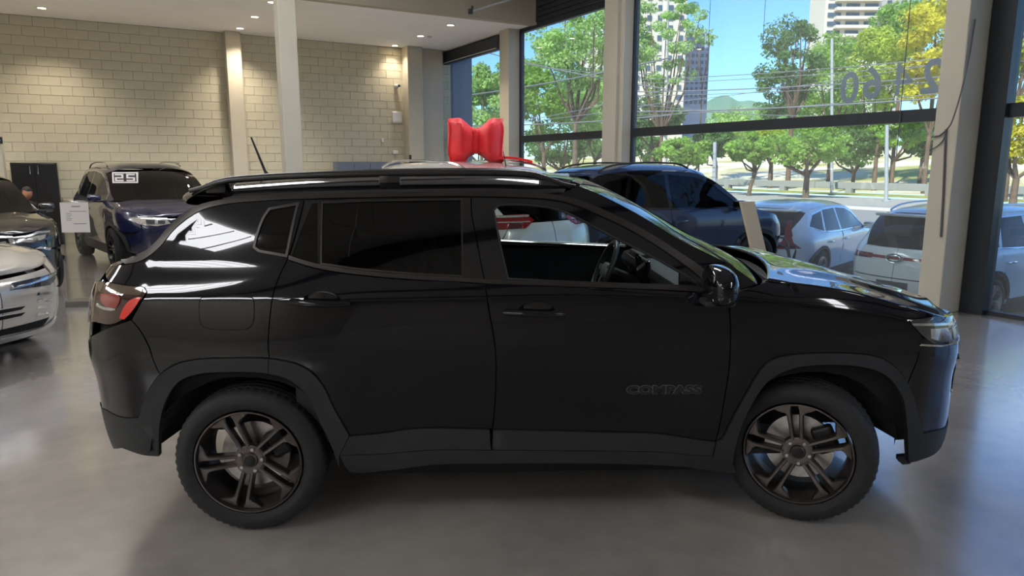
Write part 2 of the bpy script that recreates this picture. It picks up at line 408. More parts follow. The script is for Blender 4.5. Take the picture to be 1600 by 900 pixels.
# glass front
GLS = glass_mat('window_glass', (.93, .98, .97), .94, body=(.06, (.8, .82, .85)))  # pale diffuse share imitates the haze veil over the outdoor view
ZT_ = 2.30; TOPZ = 4.72
def bay(n, ya, yb, mull=(), split=()):
    """bay of the glass front between two room Y values (ya nearer)"""
    w = rbox('window_%d' % n, -.05, .05, ya, ya+.07, 0, TOPZ, DARKF); struct(w)
    rbox('window_frame', -.05, .05, yb-.07, yb, 0, TOPZ, DARKF, w); rbox('window_frame', -.05, .05, ya, yb, TOPZ-.02, TOPZ+.08, DARKF, w)
    rbox('window_frame', -.05, .05, ya, yb, 0, .05, DARKF, w); rbox('transom', -.06, .06, ya+.07, yb-.07, ZT_-.075, ZT_+.075, DARKF, w)
    for lo, hi in ((.05, ZT_-.075), (ZT_+.075, TOPZ-.02)):
        es = [ya+.07]+sorted(split if lo < 1 else ())+[yb-.07]
        for a, b in zip(es[:-1], es[1:]): rbox('pane', -.005, .005, a+.003, b-.003, lo, hi, GLS, w)
    return w
yF = on_front(1548, 100)[0]
w1 = bay(1, yD0+.35, yfar-.0)
w2 = bay(2, yE0+.45, yD1+.03)
w3 = bay(3, -14.05, yE0+.02, split=(-12.4, -10.6))
w4 = bay(4, -19.5, -14.2, split=(-17.0,))
w5 = bay(5, -25.2, -19.6)
# dark steel post beside the broad column
py0 = LR_(on_z(1519, 487))[1]
tag(rbox('steel_post', -.14, .06, -14.42, -14.17, 0, HZ, DARKF, bev=.005), 'dark blue-grey steel post to the right of the broad beige column', 'post')
struct(rbox('trim_outer_pier', .15, .75, yfar-.55, yfar+.4, -.5, 5.2, mat('outer_pier_paint', rgb(120, 130, 150), rough=.7)))
struct(rbox('wall_right', 0.0, .2, GY0, -25.2, 0, HZ, PLAST))
struct(rbox('trim_header', -.02, .2, GY0, .2, TOPZ+.06, HZ, DARKF))
b = MB()
for k in range(9): b.box((-.05, (yE0+yD1)/2-.1, TOPZ+.14+k*.105), (.05, abs(yD1-yE0), .085), .01)
o = rbox('trim_shutter_slats', -.04, -.03, yE0, yD1, TOPZ+.08, HZ, DARKF); struct(o)
for k in range(9): rbox('slat', -.075, -.04, yE0+.1, yD1-.05, TOPZ+.10+k*.105, TOPZ+.19+k*.105, DARKF, o, bev=.008)
# roller blind cassette over the far window
rb_ = tag(rbox('roller_blind', -.22, -.06, yD0+.4, yfar-.1, LZ-.36, LZ-.03, DARKF, bev=.03), 'dark roller blind cassette across the top of the farthest window', 'blind')
rbox('bottom_rail', -.24, -.22, yD0+.5, yfar-.4, LZ-.33, LZ-.31, mat('pale_rail', rgb(190, 190, 190), rough=.4), rb_)
# lifting rod above the column
r0 = on_plane(735, 18, RL(0, -5.2, 0), np.array([*WY, 0])); r1 = on_plane(792, 1, RL(0, -5.2, 0), np.array([*WY, 0]))
b = MB(); b.tube([r0, r1, tuple(np.array(r1)+(np.array(r1)-np.array(r0))*1.5)], .018); o = b.build('strut', mat('pale_rail', (1, 1, 1)), smooth=40); tag(o, 'pale metal strut under the bulkhead above the far column', 'strut')
b = MB(); b.box((0, 0, 0), (.10, .10, .10), .02); b.box((.04, -.04, .07), (.05, .05, .06), .01); o = b.build('strut_bracket', DARKF, o); o.location = r0
# downlights in the low ceiling
WARM = (1.0, .86, .68); LEDM = mat('downlight_lens', (1, .9, .7), emit=(1, .78, .48), estr=14); RIMM = mat('downlight_rim', (.8, .8, .78), rough=.4)
dl = [((65, 12), 'downlight nearest the left edge above the block wall'), ((375, 44), 'downlight directly above the column against the block wall'), ((398, 26), 'middle one of three downlights left of the free-standing column'), ((425, 3), 'downlight at the top edge touching the free-standing column'),
      ((617, 71), 'smallest downlight, nearest the far corner'), ((657, 56), 'downlight between the corner one and the one near the bulkhead'), ((704, 39), 'downlight nearest the bulkhead above the far window')]
extra = [(-9.3, -3.0), (-13, -1.6), (-6.2, -3.2)]
def downlight(p, label, i):
    t = thing('downlight', label, 'ceiling light', (p[0], p[1], LZ), TH, 'recessed downlights'); b = MB(); b.lathe([(.075, -.012), (.105, -.012), (.11, 0), (.075, 0)], 28); b.build('rim', RIMM, t, smooth=40)
    b = MB(); b.lathe([(.0005, -.006), (.078, -.006)], 24); b.build('lens', LEDM, t)
    d = bpy.data.lights.new('downlight_lamp', 'SPOT'); d.energy = 70 if 'corner' in label else 230; d.spot_size = math.radians(112); d.spot_blend = 1.0; d.color = WARM; d.shadow_soft_size = .08
    l = bpy.data.objects.new('downlight_lamp', d); C.objects.link(l); l.parent = t; l.location = (0, 0, -.03)
for i, (p, lb) in enumerate(dl): downlight(on_z(p[0], p[1], LZ), lb, i)
for i, (X, Y) in enumerate([(-12.5, -1.4), (-12.5, -3.2), (-15.5, -1.4), (-15.5, -3.2), (-18.5, -1.4), (-18.5, -3.2)]): downlight(RL(X, Y, LZ), 'downlight left of the picture, number %s along the block wall'.replace('number %s', ['nearest', 'second', 'third', 'fourth', 'fifth', 'last'][i]), i)
for p, lb in (((632, 75), 'tiny round smoke detector beside the corner downlight'), ((671, 58), 'tiny round smoke detector right of the far downlights')):
    q = on_z(p[0], p[1], LZ-.02); b = MB(); b.lathe([(.0005, -.04), (.045, -.035), (.06, 0)], 20); o = b.build('smoke_detector', mat('detector_plastic', rgb(190, 190, 188), rough=.5), smooth=40); o.location = (q[0], q[1], LZ); tag(o, lb, 'smoke detector')
# hall lighting: short roof light read off reflections; other panels unseen, added as fill
HALLGLOW = mat('translucent_roof_light', (.9, .9, .9), emit=(.96, .97, 1.0), estr=12.5)
def glow_panel(X, Y, sx, sy, lb):
    o = rbox('roof_fill_light', X-sx/2, X+sx/2, Y-sy/2, Y+sy/2, HZ-.06, HZ-.02, HALLGLOW); tag(o, 'translucent ribbed roof light in the hall ceiling, '+lb, 'roof light', 'roof lights')
    for k in range(int(sy/.4)): rbox('rib', X-sx/2, X+sx/2, Y-sy/2+.2+k*.4-.015, Y-sy/2+.2+k*.4+.015, HZ-.09, HZ-.06, RIMM, o)
for (X, Y, sx, sy, lb) in ((-14.5, -17.5, 1.3, 1.7, 'short one left of the middle'), (-19.6, -12, 1.4, 8, 'added fill along the left wall, front'), (-19.6, -24, 1.4, 8, 'added fill along the left wall, back'), (-3.6, -25, .5, 9, 'narrow added fill beside the glass, back'), (-3.4, -11.6, .9, 3.6, 'added fill beside the glass, front'), (-16.6, -8.0, 3.0, 1.5, 'added fill just behind the bulkhead, left'), (-8.4, -7.4, 4.0, 1.2, 'added fill just behind the bulkhead, right')): glow_panel(X, Y, sx, sy, lb)
# things on the walls
def wallbox(name, px, py, wpx, hpx, m, label, cat, dep=.06, bev=.02, Yo=-.02):
    x, z = on_back(px, py, Yo); x1, _ = on_back(px+wpx, py, Yo); _, z1 = on_back(px, py+hpx, Yo)
    return tag(rbox(name, x, x1, Yo-dep, Yo, z1, z, m, bev=bev), label, cat)
WHITEP = mat('white_plastic', rgb(225, 225, 228), rough=.4)
wallbox('wall_sensor', 611.5, 174, 15, 18, WHITEP, 'white rounded square device on the block wall beside the corner column', 'wall device', .08, .05)
wallbox('switch_plate', 595, 216, 4, 7, WHITEP, 'small white switch plate on the block wall, higher of two', 'switch')
wallbox('socket_plate', 613, 235, 8, 6, WHITEP, 'small white socket plate low on the block wall by the corner', 'socket')
x, z = on_back(622, 134, -.2); b = MB(); b.tube([(x, -.1, z), (x, -.28, z-.01)], .045, 12); b.box((x, -.05, z), (.1, .1, .05), .01); o = room(b.build('security_camera', WHITEP, smooth=40)); tag(o, 'small security camera high on the block wall by the corner', 'camera')
b = MB(); b.tube([(x, -.28, z-.01), (x, -.29, z-.01)], .035, 12); b.build('camera_lens', DARKF, o)
# exit sign sliver on the left column
x, z = on_back(2, 219, -1.42); o = tag(rbox('wall_sign', x-.25, x+.02, -1.43, -1.41, z-.07, z+.06, DARKF), 'small black sign on the column at the left edge', 'sign'); rbox('sign_mark', x-.06, x-.02, -1.436, -1.43, z-.02, z+.02, WHITEP, o)
# cables on the broad column
cm = mat('grey_cable', (.09, .09, .095), rough=.6)
pl = lambda px, py: on_plane(px, py, RL(-.56, 0, 0), np.array([*WX, 0]))
b = MB(); b.tube([pl(1478, 202), pl(1474, 300), pl(1470, 370)], .012); o = b.build('conduit', cm, smooth=40); tag(o, 'thin dark conduit running down the broad column', 'conduit')
b = MB(); P_ = spline([(1524, 30), (1514, 90), (1500, 150), (1485, 195), (1478, 204), (1468, 212), (1456, 214)], 8); plY = lambda px, py: on_plane(px, py, RL(0, -14.18, 0), np.array([*WY, 0])) if px > 1482 else pl(px, py)
b.tube([plY(*p) for p in P_], .008); o = b.build('cable', cm, smooth=40); tag(o, 'thin dark cable looping across the upper broad column', 'cable')
b = MB(); P_ = spline([(1478, 206), (1473, 220), (1462, 230), (1452, 235)], 6); b.tube([pl(*p) for p in P_], .006); o = b.build('cable', cm, smooth=40); tag(o, 'short drooping cable at the conduit top on the broad column', 'cable')
# dangling blind chains in the wide window
for px, y0_, y1_, lb in ((1423, 0, 245, 'dark blind cord hanging in front of the digits'), (1110, 0, 140, 'thin blind cord hanging against the blue sky, left one'), (1196, 0, 66, 'short thin blind cord hanging against the blue sky, right one')):
    ya_, za = on_front(px, y0_, -.08); yb_, zb = on_front(px, y1_, -.08); b = MB(); b.tube([(-.08, ya_, TOPZ), (-.08, ya_, zb)], .006 if px > 1300 else .004, 6); o = room(b.build('blind_cord', cm)); tag(o, lb, 'cord')
FILM = bpy.data.materials.new('frosted_grey_film'); FILM.use_nodes = True; t_ = FILM.node_tree; d1 = t_.nodes.new('ShaderNodeBsdfTranslucent'); d1.inputs[0].default_value = (.52, .53, .54, 1); d2 = t_.nodes.new('ShaderNodeBsdfDiffuse'); d2.inputs[0].default_value = (.6, .6, .6, 1); mx = t_.nodes.new('ShaderNodeMixShader'); mx.inputs[0].default_value = .3; t_.links.new(d1.outputs[0], mx.inputs[1]); t_.links.new(d2.outputs[0], mx.inputs[2]); t_.links.new(mx.outputs[0], t_.nodes['Material Output'].inputs[0])
# house number on the glass, readable from outside
ya_, za = on_front(1465, 168); 
e = thing('window_number', 'large mirrored grey number 2460 on the wide window glass', 'number', RL(.012, -14.05, 0), TH)
for ch, (px, py) in (('0', (1327, 140)), ('6', (1363, 132)), ('4', (1410, 126)), ('2', (1456, 122))):
    y, z = on_front(px, py, .01)
    me_ = None
    cu = bpy.data.curves.new('digit', 'FONT'); cu.body = ch; cu.size = .56; cu.extrude = .001; cu.align_x = 'CENTER'; cu.align_y = 'CENTER'; cu.offset = 0.0 if ch == '4' else .010; tmp = bpy.data.objects.new('tmp', cu); C.objects.link(tmp); bpy.context.view_layer.update()
    me_ = bpy.data.meshes.new_from_object(tmp.evaluated_get(bpy.context.evaluated_depsgraph_get())); bpy.data.objects.remove(tmp); me_.materials.clear(); me_.name = 'digit'
    o = link('digit', me_, FILM, e); q = RL(.012, y, z); o.location = (0, y+14.05, z); o.rotation_euler = (math.pi/2, 0, math.pi/2)
# =================================================================== main car: black SUV seen from its right side
PAINT = mat('black_car_paint', (.0045, .0045, .007), rough=.10, coat=1.0, coat_rough=.01, spec=.05)
PLASTIC = mat('dark_grained_plastic', (.015, .016, .017), rough=.55, bump=.25, bscale=900, noise=.12, nscale=8)
SATIN = mat('satin_dark_trim', (.055, .050, .046), rough=.32, metal=.75)
GLOSSB = mat('gloss_black_applique', (.004, .004, .005), rough=.06, coat=.6)
VOID = mat('unlit_black_inner', (.003, .003, .003), rough=.9)
TINT = glass_mat('dark_tinted_glass', (.10, .10, .11), .35)
CLEAR = glass_mat('clear_car_glass', (.80, .93, .90), .85)
RUBBER = mat('tyre_rubber', (.014, .014, .015), rough=.72, noise=.25, nscale=30, bump=.15, bscale=200)
ALLOY = mat('gunmetal_alloy', (.115, .100, .092), rough=.36, metal=.85)
ALLOYD = mat('dark_alloy_inner', (.022, .021, .021), rough=.5, metal=.5)
STEEL = mat('brake_steel', (.42, .40, .38), rough=.42, metal=.9, noise=.15, nscale=40)
CHROME = mat('chrome', (.75, .75, .76), rough=.08, metal=1.0)
REDL = mat('red_lamp_lens', (.26, .010, .010), rough=.08, coat=1.0)
REDB = mat('bright_red_reflector', (.80, .02, .012), rough=.15, coat=1.0)
SMOKE = mat('smoked_lamp_lens', (.045, .012, .010), rough=.05, coat=1.0)
CLEARL = mat('pale_lamp_lens', (.34, .32, .28), rough=.1, coat=1.0, noise=.35, nscale=60)
LAMPB = mat('lamp_dark_bowl', (.04, .045, .05), rough=.15, coat=1.0)
LAMPG = mat('lamp_silver_bowl', (.55, .57, .58), rough=.15, metal=.8)
INT = mat('black_cabin_trim', (.020, .021, .025), rough=.6, bump=.1, bscale=500)
INTG = mat('grey_cabin_trim', (.10, .10, .095), rough=.5)
YAW = math.radians(1.86); CARX, CARY = .065, 4.035
ZC = Curve1([(.9, 1.185), (1.05, 1.177), (1.28, 1.157), (1.5, 1.122), (1.76, 1.055), (2.03, .985), (2.5, .95)])
def sstep(a, b, x): t = min(max((x-a)/(b-a), 0), 1); return t*t*(3-2*t)
Wz = Curve1([(.15, .79), (.25, .842), (.33, .870), (.45, .880), (.55, .886), (.66, .893), (.74, .901), (.82, .909), (.90, .911), (1.0, .906), (1.10, .893), (1.17, .874), (1.3, .823), (1.45, .757), (1.57, .695), (1.66, .62), (1.72, .55)])
def W_main(x, z):
    w = Wz(z)
    w -= .028*sstep(.9, 1.9, x)**1.5+.03*sstep(-1.0, -2.0, x)
    w -= (.075*sstep(.1, 1.25, x)+.035*sstep(-.7, -1.9, x))*sstep(1.10, 1.28, z)
    if x > .95: t = (z-(ZC(x)-.10))/.10; w -= .045*min(max(t, 0), 1.3)**2.2*sstep(.95, 1.2, x)
    w += .012*(math.exp(-((x-1.32)/.45)**2)+math.exp(-((x+1.32)/.5)**2))*sstep(.3, .6, z)*sstep(1.1, .85, z)
    return w
XF = Curve1([(.15, 2.03), (.23, 2.14), (.32, 2.225), (.50, 2.235), (.68, 2.225), (.78, 2.235), (.97, 2.185), (1.01, 2.15), (1.2, 2.06)])
XR = Curve1([(.15, -1.95), (.29, -2.09), (.365, -2.15), (.535, -2.18), (.70, -2.19), (.83, -2.21), (1.0, -2.19), (1.14, -2.16), (1.22, -2.10), (1.26, -2.075), (1.36, -2.02), (1.486, -1.91), (1.54, -1.86), (1.7, -1.72)])
LOW = Shell(W_main, XF, XR, lambda z: 1.74, lambda z: -1.72, .82, .82, .78, .74)
UPP = Shell(W_main, lambda z: 3.2, XR, lambda z: 2.0, lambda z: -1.72+.30*sstep(1.24, 1.6, z), .82, .82, .78, .74)
def main_world(p):
    c, s = math.cos(YAW), math.sin(YAW); return (CARX+c*p[0]-s*p[1], CARY+s*p[0]+c*p[1], p[2])
def main_px(sh, u, z, sd=-1, off=0):
    p = sh.pt(u, z)
    if off: p = p+sh.nrm(u, z)*off
    return np.array(proj(main_world((p[0], sd*p[1], p[2]))))
def trace(pts, sh, off=0, raw=False, step=8):
    """outline points as seen in the photograph, carried onto the car's side"""
    P = pts if raw else spline(pts, step); out = []; q = None
    for px, py in P:
        if q is None or True:
            r = ray(px, py); n = np.array([math.sin(YAW), -math.cos(YAW), 0]); p0 = np.array(main_world((0, -.88, 0)))
            t = np.dot(p0-np.array([0, 0, H_CAM]), n)/np.dot(r, n); Pw = np.array([0, 0, H_CAM])+r*t
            dx, dy = Pw[0]-CARX, Pw[1]-CARY; g = np.array([math.cos(YAW)*dx+math.sin(YAW)*dy, Pw[2]])
        best = None
        for it in range(14):
            e = main_px(sh, g[0], g[1], off=off)-(px, py); L = np.hypot(*e)
            if best is None or L < best[0]: best = (L, g.copy())
            if L < .05: break
            h = 1e-3; J = np.array([(main_px(sh, g[0]+h, g[1], off=off)-(px, py)-e)/h, (main_px(sh, g[0], g[1]+h, off=off)-(px, py)-e)/h]).T
            d = np.linalg.lstsq(J.T@J+np.eye(2)*20, -J.T@e, rcond=None)[0]
            m = np.abs(d).max(); g = g+d*(min(1, .12/m) if m > 0 else 1)
        if best[0] > 3: print('trace miss', (round(px), round(py)), round(best[0], 1), best[1])
        out.append((float(best[1][0]), float(best[1][1])))
    return out
suv = thing('suv', 'large black SUV with dark alloy wheels and open front window, filling the foreground', 'car', (CARX, CARY, 0), YAW)
# ---- outlines (read off the photograph)
T_OUT = [(190, 406), (214, 401), (243, 379), (262, 356), (281, 338), (310, 321), (347, 312), (407, 306), (475, 303), (600, 300.5), (735, 300), (820, 301.5), (870, 305), (905, 313), (950, 331), (1000, 356), (1060, 393), (1105, 425), (1133, 454)]
T_IN = [(196, 413), (220, 408), (250, 386), (269, 362), (288, 345), (314, 329), (350, 319.5), (410, 314), (477, 311), (600, 308), (735, 307), (820, 309), (868, 313), (900, 321), (945, 340), (995, 365), (1050, 400), (1090, 430), (1117, 456)]
SB = [(736, 300), (737, 333), (745, 375), (752, 415), (757, 440), (765, 490), (772, 530), (775, 565), (774, 620), (769.5, 671), (768, 701)]
SR = [(477, 303), (475.5, 311), (467, 347), (450, 403), (437, 430), (427, 460), (422, 493), (419, 540), (421, 560)]
SF = [(1137, 459), (1140, 485), (1141.5, 511), (1140, 567), (1134.7, 607), (1123, 670.7), (1118, 689)]
BL = [(447, 405), (470, 413), (500, 421), (560, 430), (640, 437), (724, 441.5), (757, 443.5), (900, 449), (1040, 454), (1137, 459)]
AR = [(218, 652), (226, 625), (236, 603), (250, 585), (275, 569), (310, 561), (360, 559), (421, 560), (464, 568), (486, 580), (504, 600), (524, 640), (546, 679)]
AR_IN = [(250, 712), (252, 660), (260, 628), (280, 596), (308, 584), (360, 580), (421, 583), (456, 594), (480, 616), (500, 656), (520, 700), (531, 730)]
AF = [(1122, 705), (1129, 684), (1166.7, 612), (1190.7, 574), (1206.7, 561), (1228, 555), (1278, 551.5), (1331, 552), (1375.6, 559), (1402, 577), (1418, 600), (1431, 636), (1441, 676)]
AF_IN = [(1142, 735), (1150, 690), (1167, 644), (1198, 596), (1233, 576), (1287, 569), (1349, 573), (1384, 587), (1407, 618), (1414, 660), (1416, 700), (1417, 722)]
CT = [(546, 680), (589, 677), (652, 668.5), (770, 670), (960, 674.6), (1020, 676), (1097, 686.7), (1118, 689)]
CB = [(531, 710), (597, 708), (674, 702), (768, 702), (960, 703.7), (1033, 705), (1087, 710), (1113, 711)]
def seg(curve, a, b, axis=0):
    """part of a pixel curve between two values of one axis"""
    P = spline(curve, 4); P = [p for p in P if min(a, b)-1e-6 <= p[axis] <= max(a, b)+1e-6]
    if abs(P[0][axis]-a) > abs(P[-1][axis]-a): P = P[::-1]
    out = [P[0]]
    for p in P[1:]:
        if math.hypot(p[0]-out[-1][0], p[1]-out[-1][1]) >= 6: out.append(p)
    if out[-1] != P[-1]: out.append(P[-1])
    return out
def tseg(curve, a, b, sh, axis=0): return trace(seg(curve, a, b, axis), sh, raw=True)
def tp(pts, sh, step=8): return trace(pts, sh, step=step)
sill_z = lambda u: .27
# ---- lower panels
AR_uz = tp(AR, LOW); AF_uz = tp(AF, LOW)
def cut(uz, a, b, first=True):
    q = [p for p in uz if min(a, b) <= p[0] <= max(a, b)]
    return q if (q[0][0] < q[-1][0]) == (a < b) else q[::-1]
u421 = tp([(421, 560), (421, 561)], LOW)[0][0]
near = dict(step=.03)
body_both = dict(both=True)
belt_r = tseg(BL, 447, 757, UPP); belt_f = tseg(BL, 757, 1137, UPP)
sb_low = tseg(SB, 440, 671, LOW, 1); sf = tseg(SF, 459, 689, LOW, 1); sr_low = tseg(SR, 405, 560, UPP, 1)
rear_door_poly = belt_r+sb_low[1:]+tseg(CT, 769, 546, LOW)+cut(AR_uz, 2, u421)+sr_low[::-1]
rear_door = panel('rear_door', LOW, rear_door_poly, PAINT, suv, both=True)[0]
front_door = panel('front_door', LOW, belt_f+sf[1:]+tseg(CT, 1118, 770, LOW)+sb_low[::-1], PAINT, suv, both=True)[0]
lamp_l = tp([(1458, 537), (1442, 527), (1430, 513), (1421, 501.5), (1455, 495), (1477, 490)], LOW, 6)
lamp_u0 = lamp_l[0][0]
crest = [(u, ZC(u)-.004) for u in np.linspace(1.08, 2.10, 30)]
sh_fb = tp([(1442, 527), (1434, 560), (1418, 600)], LOW)
fend = sf+cut(AF_uz, 0.5, sh_fb[-1][0])[1:]+sh_fb[::-1]
lampc = tp([(1442, 527), (1430, 513), (1421, 501.5)], LOW)
crest_f = [p for p in crest if p[0] < lampc[-1][0]]+[(lampc[-1][0], ZC(lampc[-1][0])-.004)]
lt_ = tp([(1421, 501.5), (1440, 498), (1458, 494.5)], LOW)
fend += lampc[1:]+lt_[1:]+[(2.045, .972)]+[(u, ZC(u)-.004) for u in np.linspace(2.07, lampc[-1][0]+.003, 14)]+crest_f[::-1][1:]
panel('front_fender', LOW, fend, PAINT, suv, both=True)
qtr_up = tseg(T_IN, 196, 476, UPP)
tl_top = tp([(167, 423), (158, 440)], LOW)
quarter = [(-2.26, 1.235)]+qtr_up+tseg(SR, 311, 405, UPP, 1)+sr_low+cut(AR_uz, u421, -3)[::1]
# walk the arch backwards to the bumper joint, then up the joint to the lamp
ar_b = [p for p in AR_uz if p[0] <= u421][::-1]
joint = tp([(250, 585), (240, 565), (234, 545), (218, 515), (205, 500)], LOW)
ar_b = [p for p in ar_b if p[0] > joint[0][0]]
lampL = tp([(205, 500), (216, 480), (229, 456), (226, 450), (200, 446.5), (170, 441)], LOW, 6)
quarter = [(-2.16, 1.235)]+qtr_up+tseg(SR, 311, 405, UPP, 1)+sr_low[1:]+ar_b[1:]+joint+lampL[1:]
GLASSQ = tp([(395, 387), (400, 366), (410, 340), (420, 325, 'c'), (468, 316.5, 'c'), (462, 340), (449, 402, 'c'), (420, 397), (402, 393), (395, 387)], UPP, 6)
class Comb:
    pt = staticmethod(lambda u, z: UPP.pt(u, z)); nrm = staticmethod(lambda u, z: UPP.nrm(u, z))
qp = panel('rear_quarter_panel', UPP, quarter, PAINT, suv, both=True, holes=[GLASSQ])[0]
fc = spline([(316, 461), (350, 459.5), (385, 461), (396, 466), (398, 480), (396, 505), (388, 514), (360, 516), (325, 514), (314, 508), (311, 495), (311, 472), (316, 461)], 6)
fuz = trace(fc, LOW, raw=True)
panel('fuel_door_seam', LOW, fuz, VOID, qp, off=.0006, gap=0, thick=0)
panel('fuel_door', LOW, offset_poly(clean(fuz), .004), PAINT, qp, off=.0014, gap=0, thick=0)
uC, uF = -1.72-.82, 1.74+.82
# bumpers, tailgate, claddings (outline closes on the centre line)
lipr = tp([(218, 652), (191, 652), (150, 630)], LOW)
ar_low = [p for p in AR_uz if p[0] < joint[0][0]+.001]
rb = joint[::-1][0:]+[p for p in ar_low[::-1]][1:]+lipr[1:]+[(-2.3, .535), (uC, .535), (uC, .86), (-2.2, .86)]
rbp = panel('rear_bumper', LOW, rb, PAINT, suv, both=True, gap=.002)[0]
ari = tp(AR_IN[:5], LOW)
rc = lipr[0:1]+[p for p in lipr[1:]]+[(-2.3, .53), (uC, .53), (uC, .29), (-2.25, .30)]+tp([(192, 700), (224, 711), (250, 713)], LOW)
panel('rear_bumper_cladding', LOW, rc, PLASTIC, suv, both=True, off=.004, gap=.002)
panel('tailgate', LOW, [(uC, .87), (uC, 1.235), (-2.16, 1.235), (-1.98, 1.12), (-2.05, .87)], PAINT, suv, both=True, gap=.003, off=-.004)
def strip_between(name, outer, inner, m, off=.012, both=True, par=suv, thick=.03, gap=.0015): 
    return panel(name, LOW, outer+inner[::-1], m, par, both=both, off=off, thick=thick, gap=gap)
ar_in = tp(AR_IN, LOW); ui = tp([(421, 583), (421, 584)], LOW)[0][0]
strip_between('wheel_arch_cladding', [p for p in AR_uz if p[0] < u421-.01]+[tp([(420, 560), (421, 560)], LOW)[-1]], [p for p in ar_in if p[0] < ui-.01]+[tp([(420, 583), (421, 583)], LOW)[-1]], PLASTIC)
strip_between('wheel_arch_cladding', [tp([(420, 560), (421, 560)], LOW)[-1]]+[p for p in AR_uz if p[0] > u421+.01]+tp([(546, 680), (531, 711)], LOW), [tp([(420, 583), (421, 583)], LOW)[-1]]+[p for p in ar_in if p[0] > ui+.01], PLASTIC)
af_in = tp(AF_IN, LOW)
strip_between('wheel_arch_cladding', tp([(1113, 712), (1118, 690)], LOW)+AF_uz[2:], af_in[1:], PLASTIC)
dcl = dict(off=.010, thick=.03)
b1 = tseg(CB, 531, 768, LOW); t1 = tseg(CT, 546, 769, LOW); panel('door_cladding', LOW, t1+b1[::-1], PLASTIC, rear_door, **dcl)
b2 = tseg(CB, 768, 1113, LOW); t2 = tseg(CT, 770, 1118, LOW); panel('door_cladding', LOW, t2+b2[::-1], PLASTIC, front_door, **dcl)
sb_ = tp([(1113, 712), (1130, 712), (1150, 736), (1060, 728), (960, 724), (768, 724), (674, 726), (608, 734), (545, 735), (531, 711)], LOW)
panel('sill_cladding', LOW, tseg(CB, 531, 1113, LOW)+sb_[1:], PLASTIC, suv, both=True, off=.006, thick=.04)
# front bumper
fb0 = tp([(1418, 600), (1434, 560), (1442, 527), (1458, 536)], LOW)
fbt = [(u, .95-.03*sstep(lamp_u0, uF, u)) for u in np.linspace(2.06, uF, 8)]
fbb = [p for p in AF_uz if p[0] > fb0[0][0]-.001]
lipf = tp([(1441, 676), (1465, 671), (1485, 666)], LOW)
fb = fb0+[(2.12, .86), (2.2, .86), (uF, .86), (uF, .47), (2.2, .465)]+lipf[::-1]+fbb[::-1]
fbp = panel('front_bumper', LOW, fb, PAINT, suv, both=True, gap=.002)[0]
fcl = lipf+[(2.22, .455), (uF, .455), (uF, .25), (2.2, .25)]+tp([(1462, 708), (1440, 716), (1428, 720), (1417, 722)], LOW)
panel('front_bumper_cladding', LOW, fcl, PLASTIC, suv, both=True, off=.008, gap=.002)
panel('air_dam', LOW, tp([(1407, 718), (1429, 718), (1427, 730), (1414, 731), (1407, 725)], LOW), PLASTIC, suv, both=True, off=-.02, gap=0)
# head lamp
hl = tp([(1458, 537), (1444, 527), (1431, 514), (1421, 501.5), (1440, 498), (1458, 494.5)], LOW, 6)
hl2 = hl+[(2.12, .985), (2.28, .975), (2.30, .93), (2.26, .885), (2.15, .872)]
hp = panel('headlight', LOW, hl2, mat('headlight_lens', (.045, .05, .055), rough=.05, coat=1.0), suv, both=True, off=.003, gap=.001)[0]
panel('daytime_lamp_strip', LOW, [(1.76, .982), (1.90, .978), (2.05, .962), (2.27, .955), (2.27, .945), (2.05, .951), (1.90, .966), (1.765, .972)], LAMPG, hp, off=.006, gap=0, thick=.004)
panel('lamp_reflector', LOW, [(1.84, .955), (1.95, .95), (1.97, .895), (1.90, .888), (1.84, .91)], LAMPG, hp, off=.006, gap=0, thick=.004)
panel('lamp_reflector', LOW, [(1.99, .945), (2.11, .94), (2.12, .89), (1.995, .888)], LAMPG, hp, off=.006, gap=0, thick=.004)
panel('lamp_reflector', LOW, [(2.14, .938), (2.25, .935), (2.25, .892), (2.15, .89)], CLEARL, hp, off=.006, gap=0, thick=.004)
panel('lamp_lower_strip', LOW, [(1.80, .886), (1.90, .873), (2.10, .874), (2.24, .884), (2.24, .877), (2.10, .867), (1.89, .866), (1.79, .878)], CLEARL, hp, off=.007, gap=0, thick=.004)
g = panel('grille', LOW, [(2.30, .96), (uF, .965), (uF, .87), (2.30, .875)], GLOSSB, suv, both=True, off=.004, gap=0)[0]
panel('bumper_lamp_bezel', LOW, [(2.10, .72), (2.2, .74), (2.32, .70), (2.26, .60), (2.15, .58)], GLOSSB, fbp, off=.006, gap=0, thick=.01)
panel('bumper_chrome_blade', LOW, [(2.12, .765), (2.2, .785), (2.34, .78), (2.34, .765), (2.2, .768), (2.13, .75)], CHROME, fbp, off=.012, gap=0, thick=.01)
panel('bumper_chrome_blade', LOW, [(2.14, .60), (2.22, .56), (2.38, .55), (2.38, .535), (2.2, .545), (2.13, .585)], CHROME, fbp, off=.012, gap=0, thick=.01)
panel('lower_intake', LOW, [(2.34, .74), (uF, .74), (uF, .56), (2.34, .58)], VOID, fbp, off=.003, gap=0, thick=0)
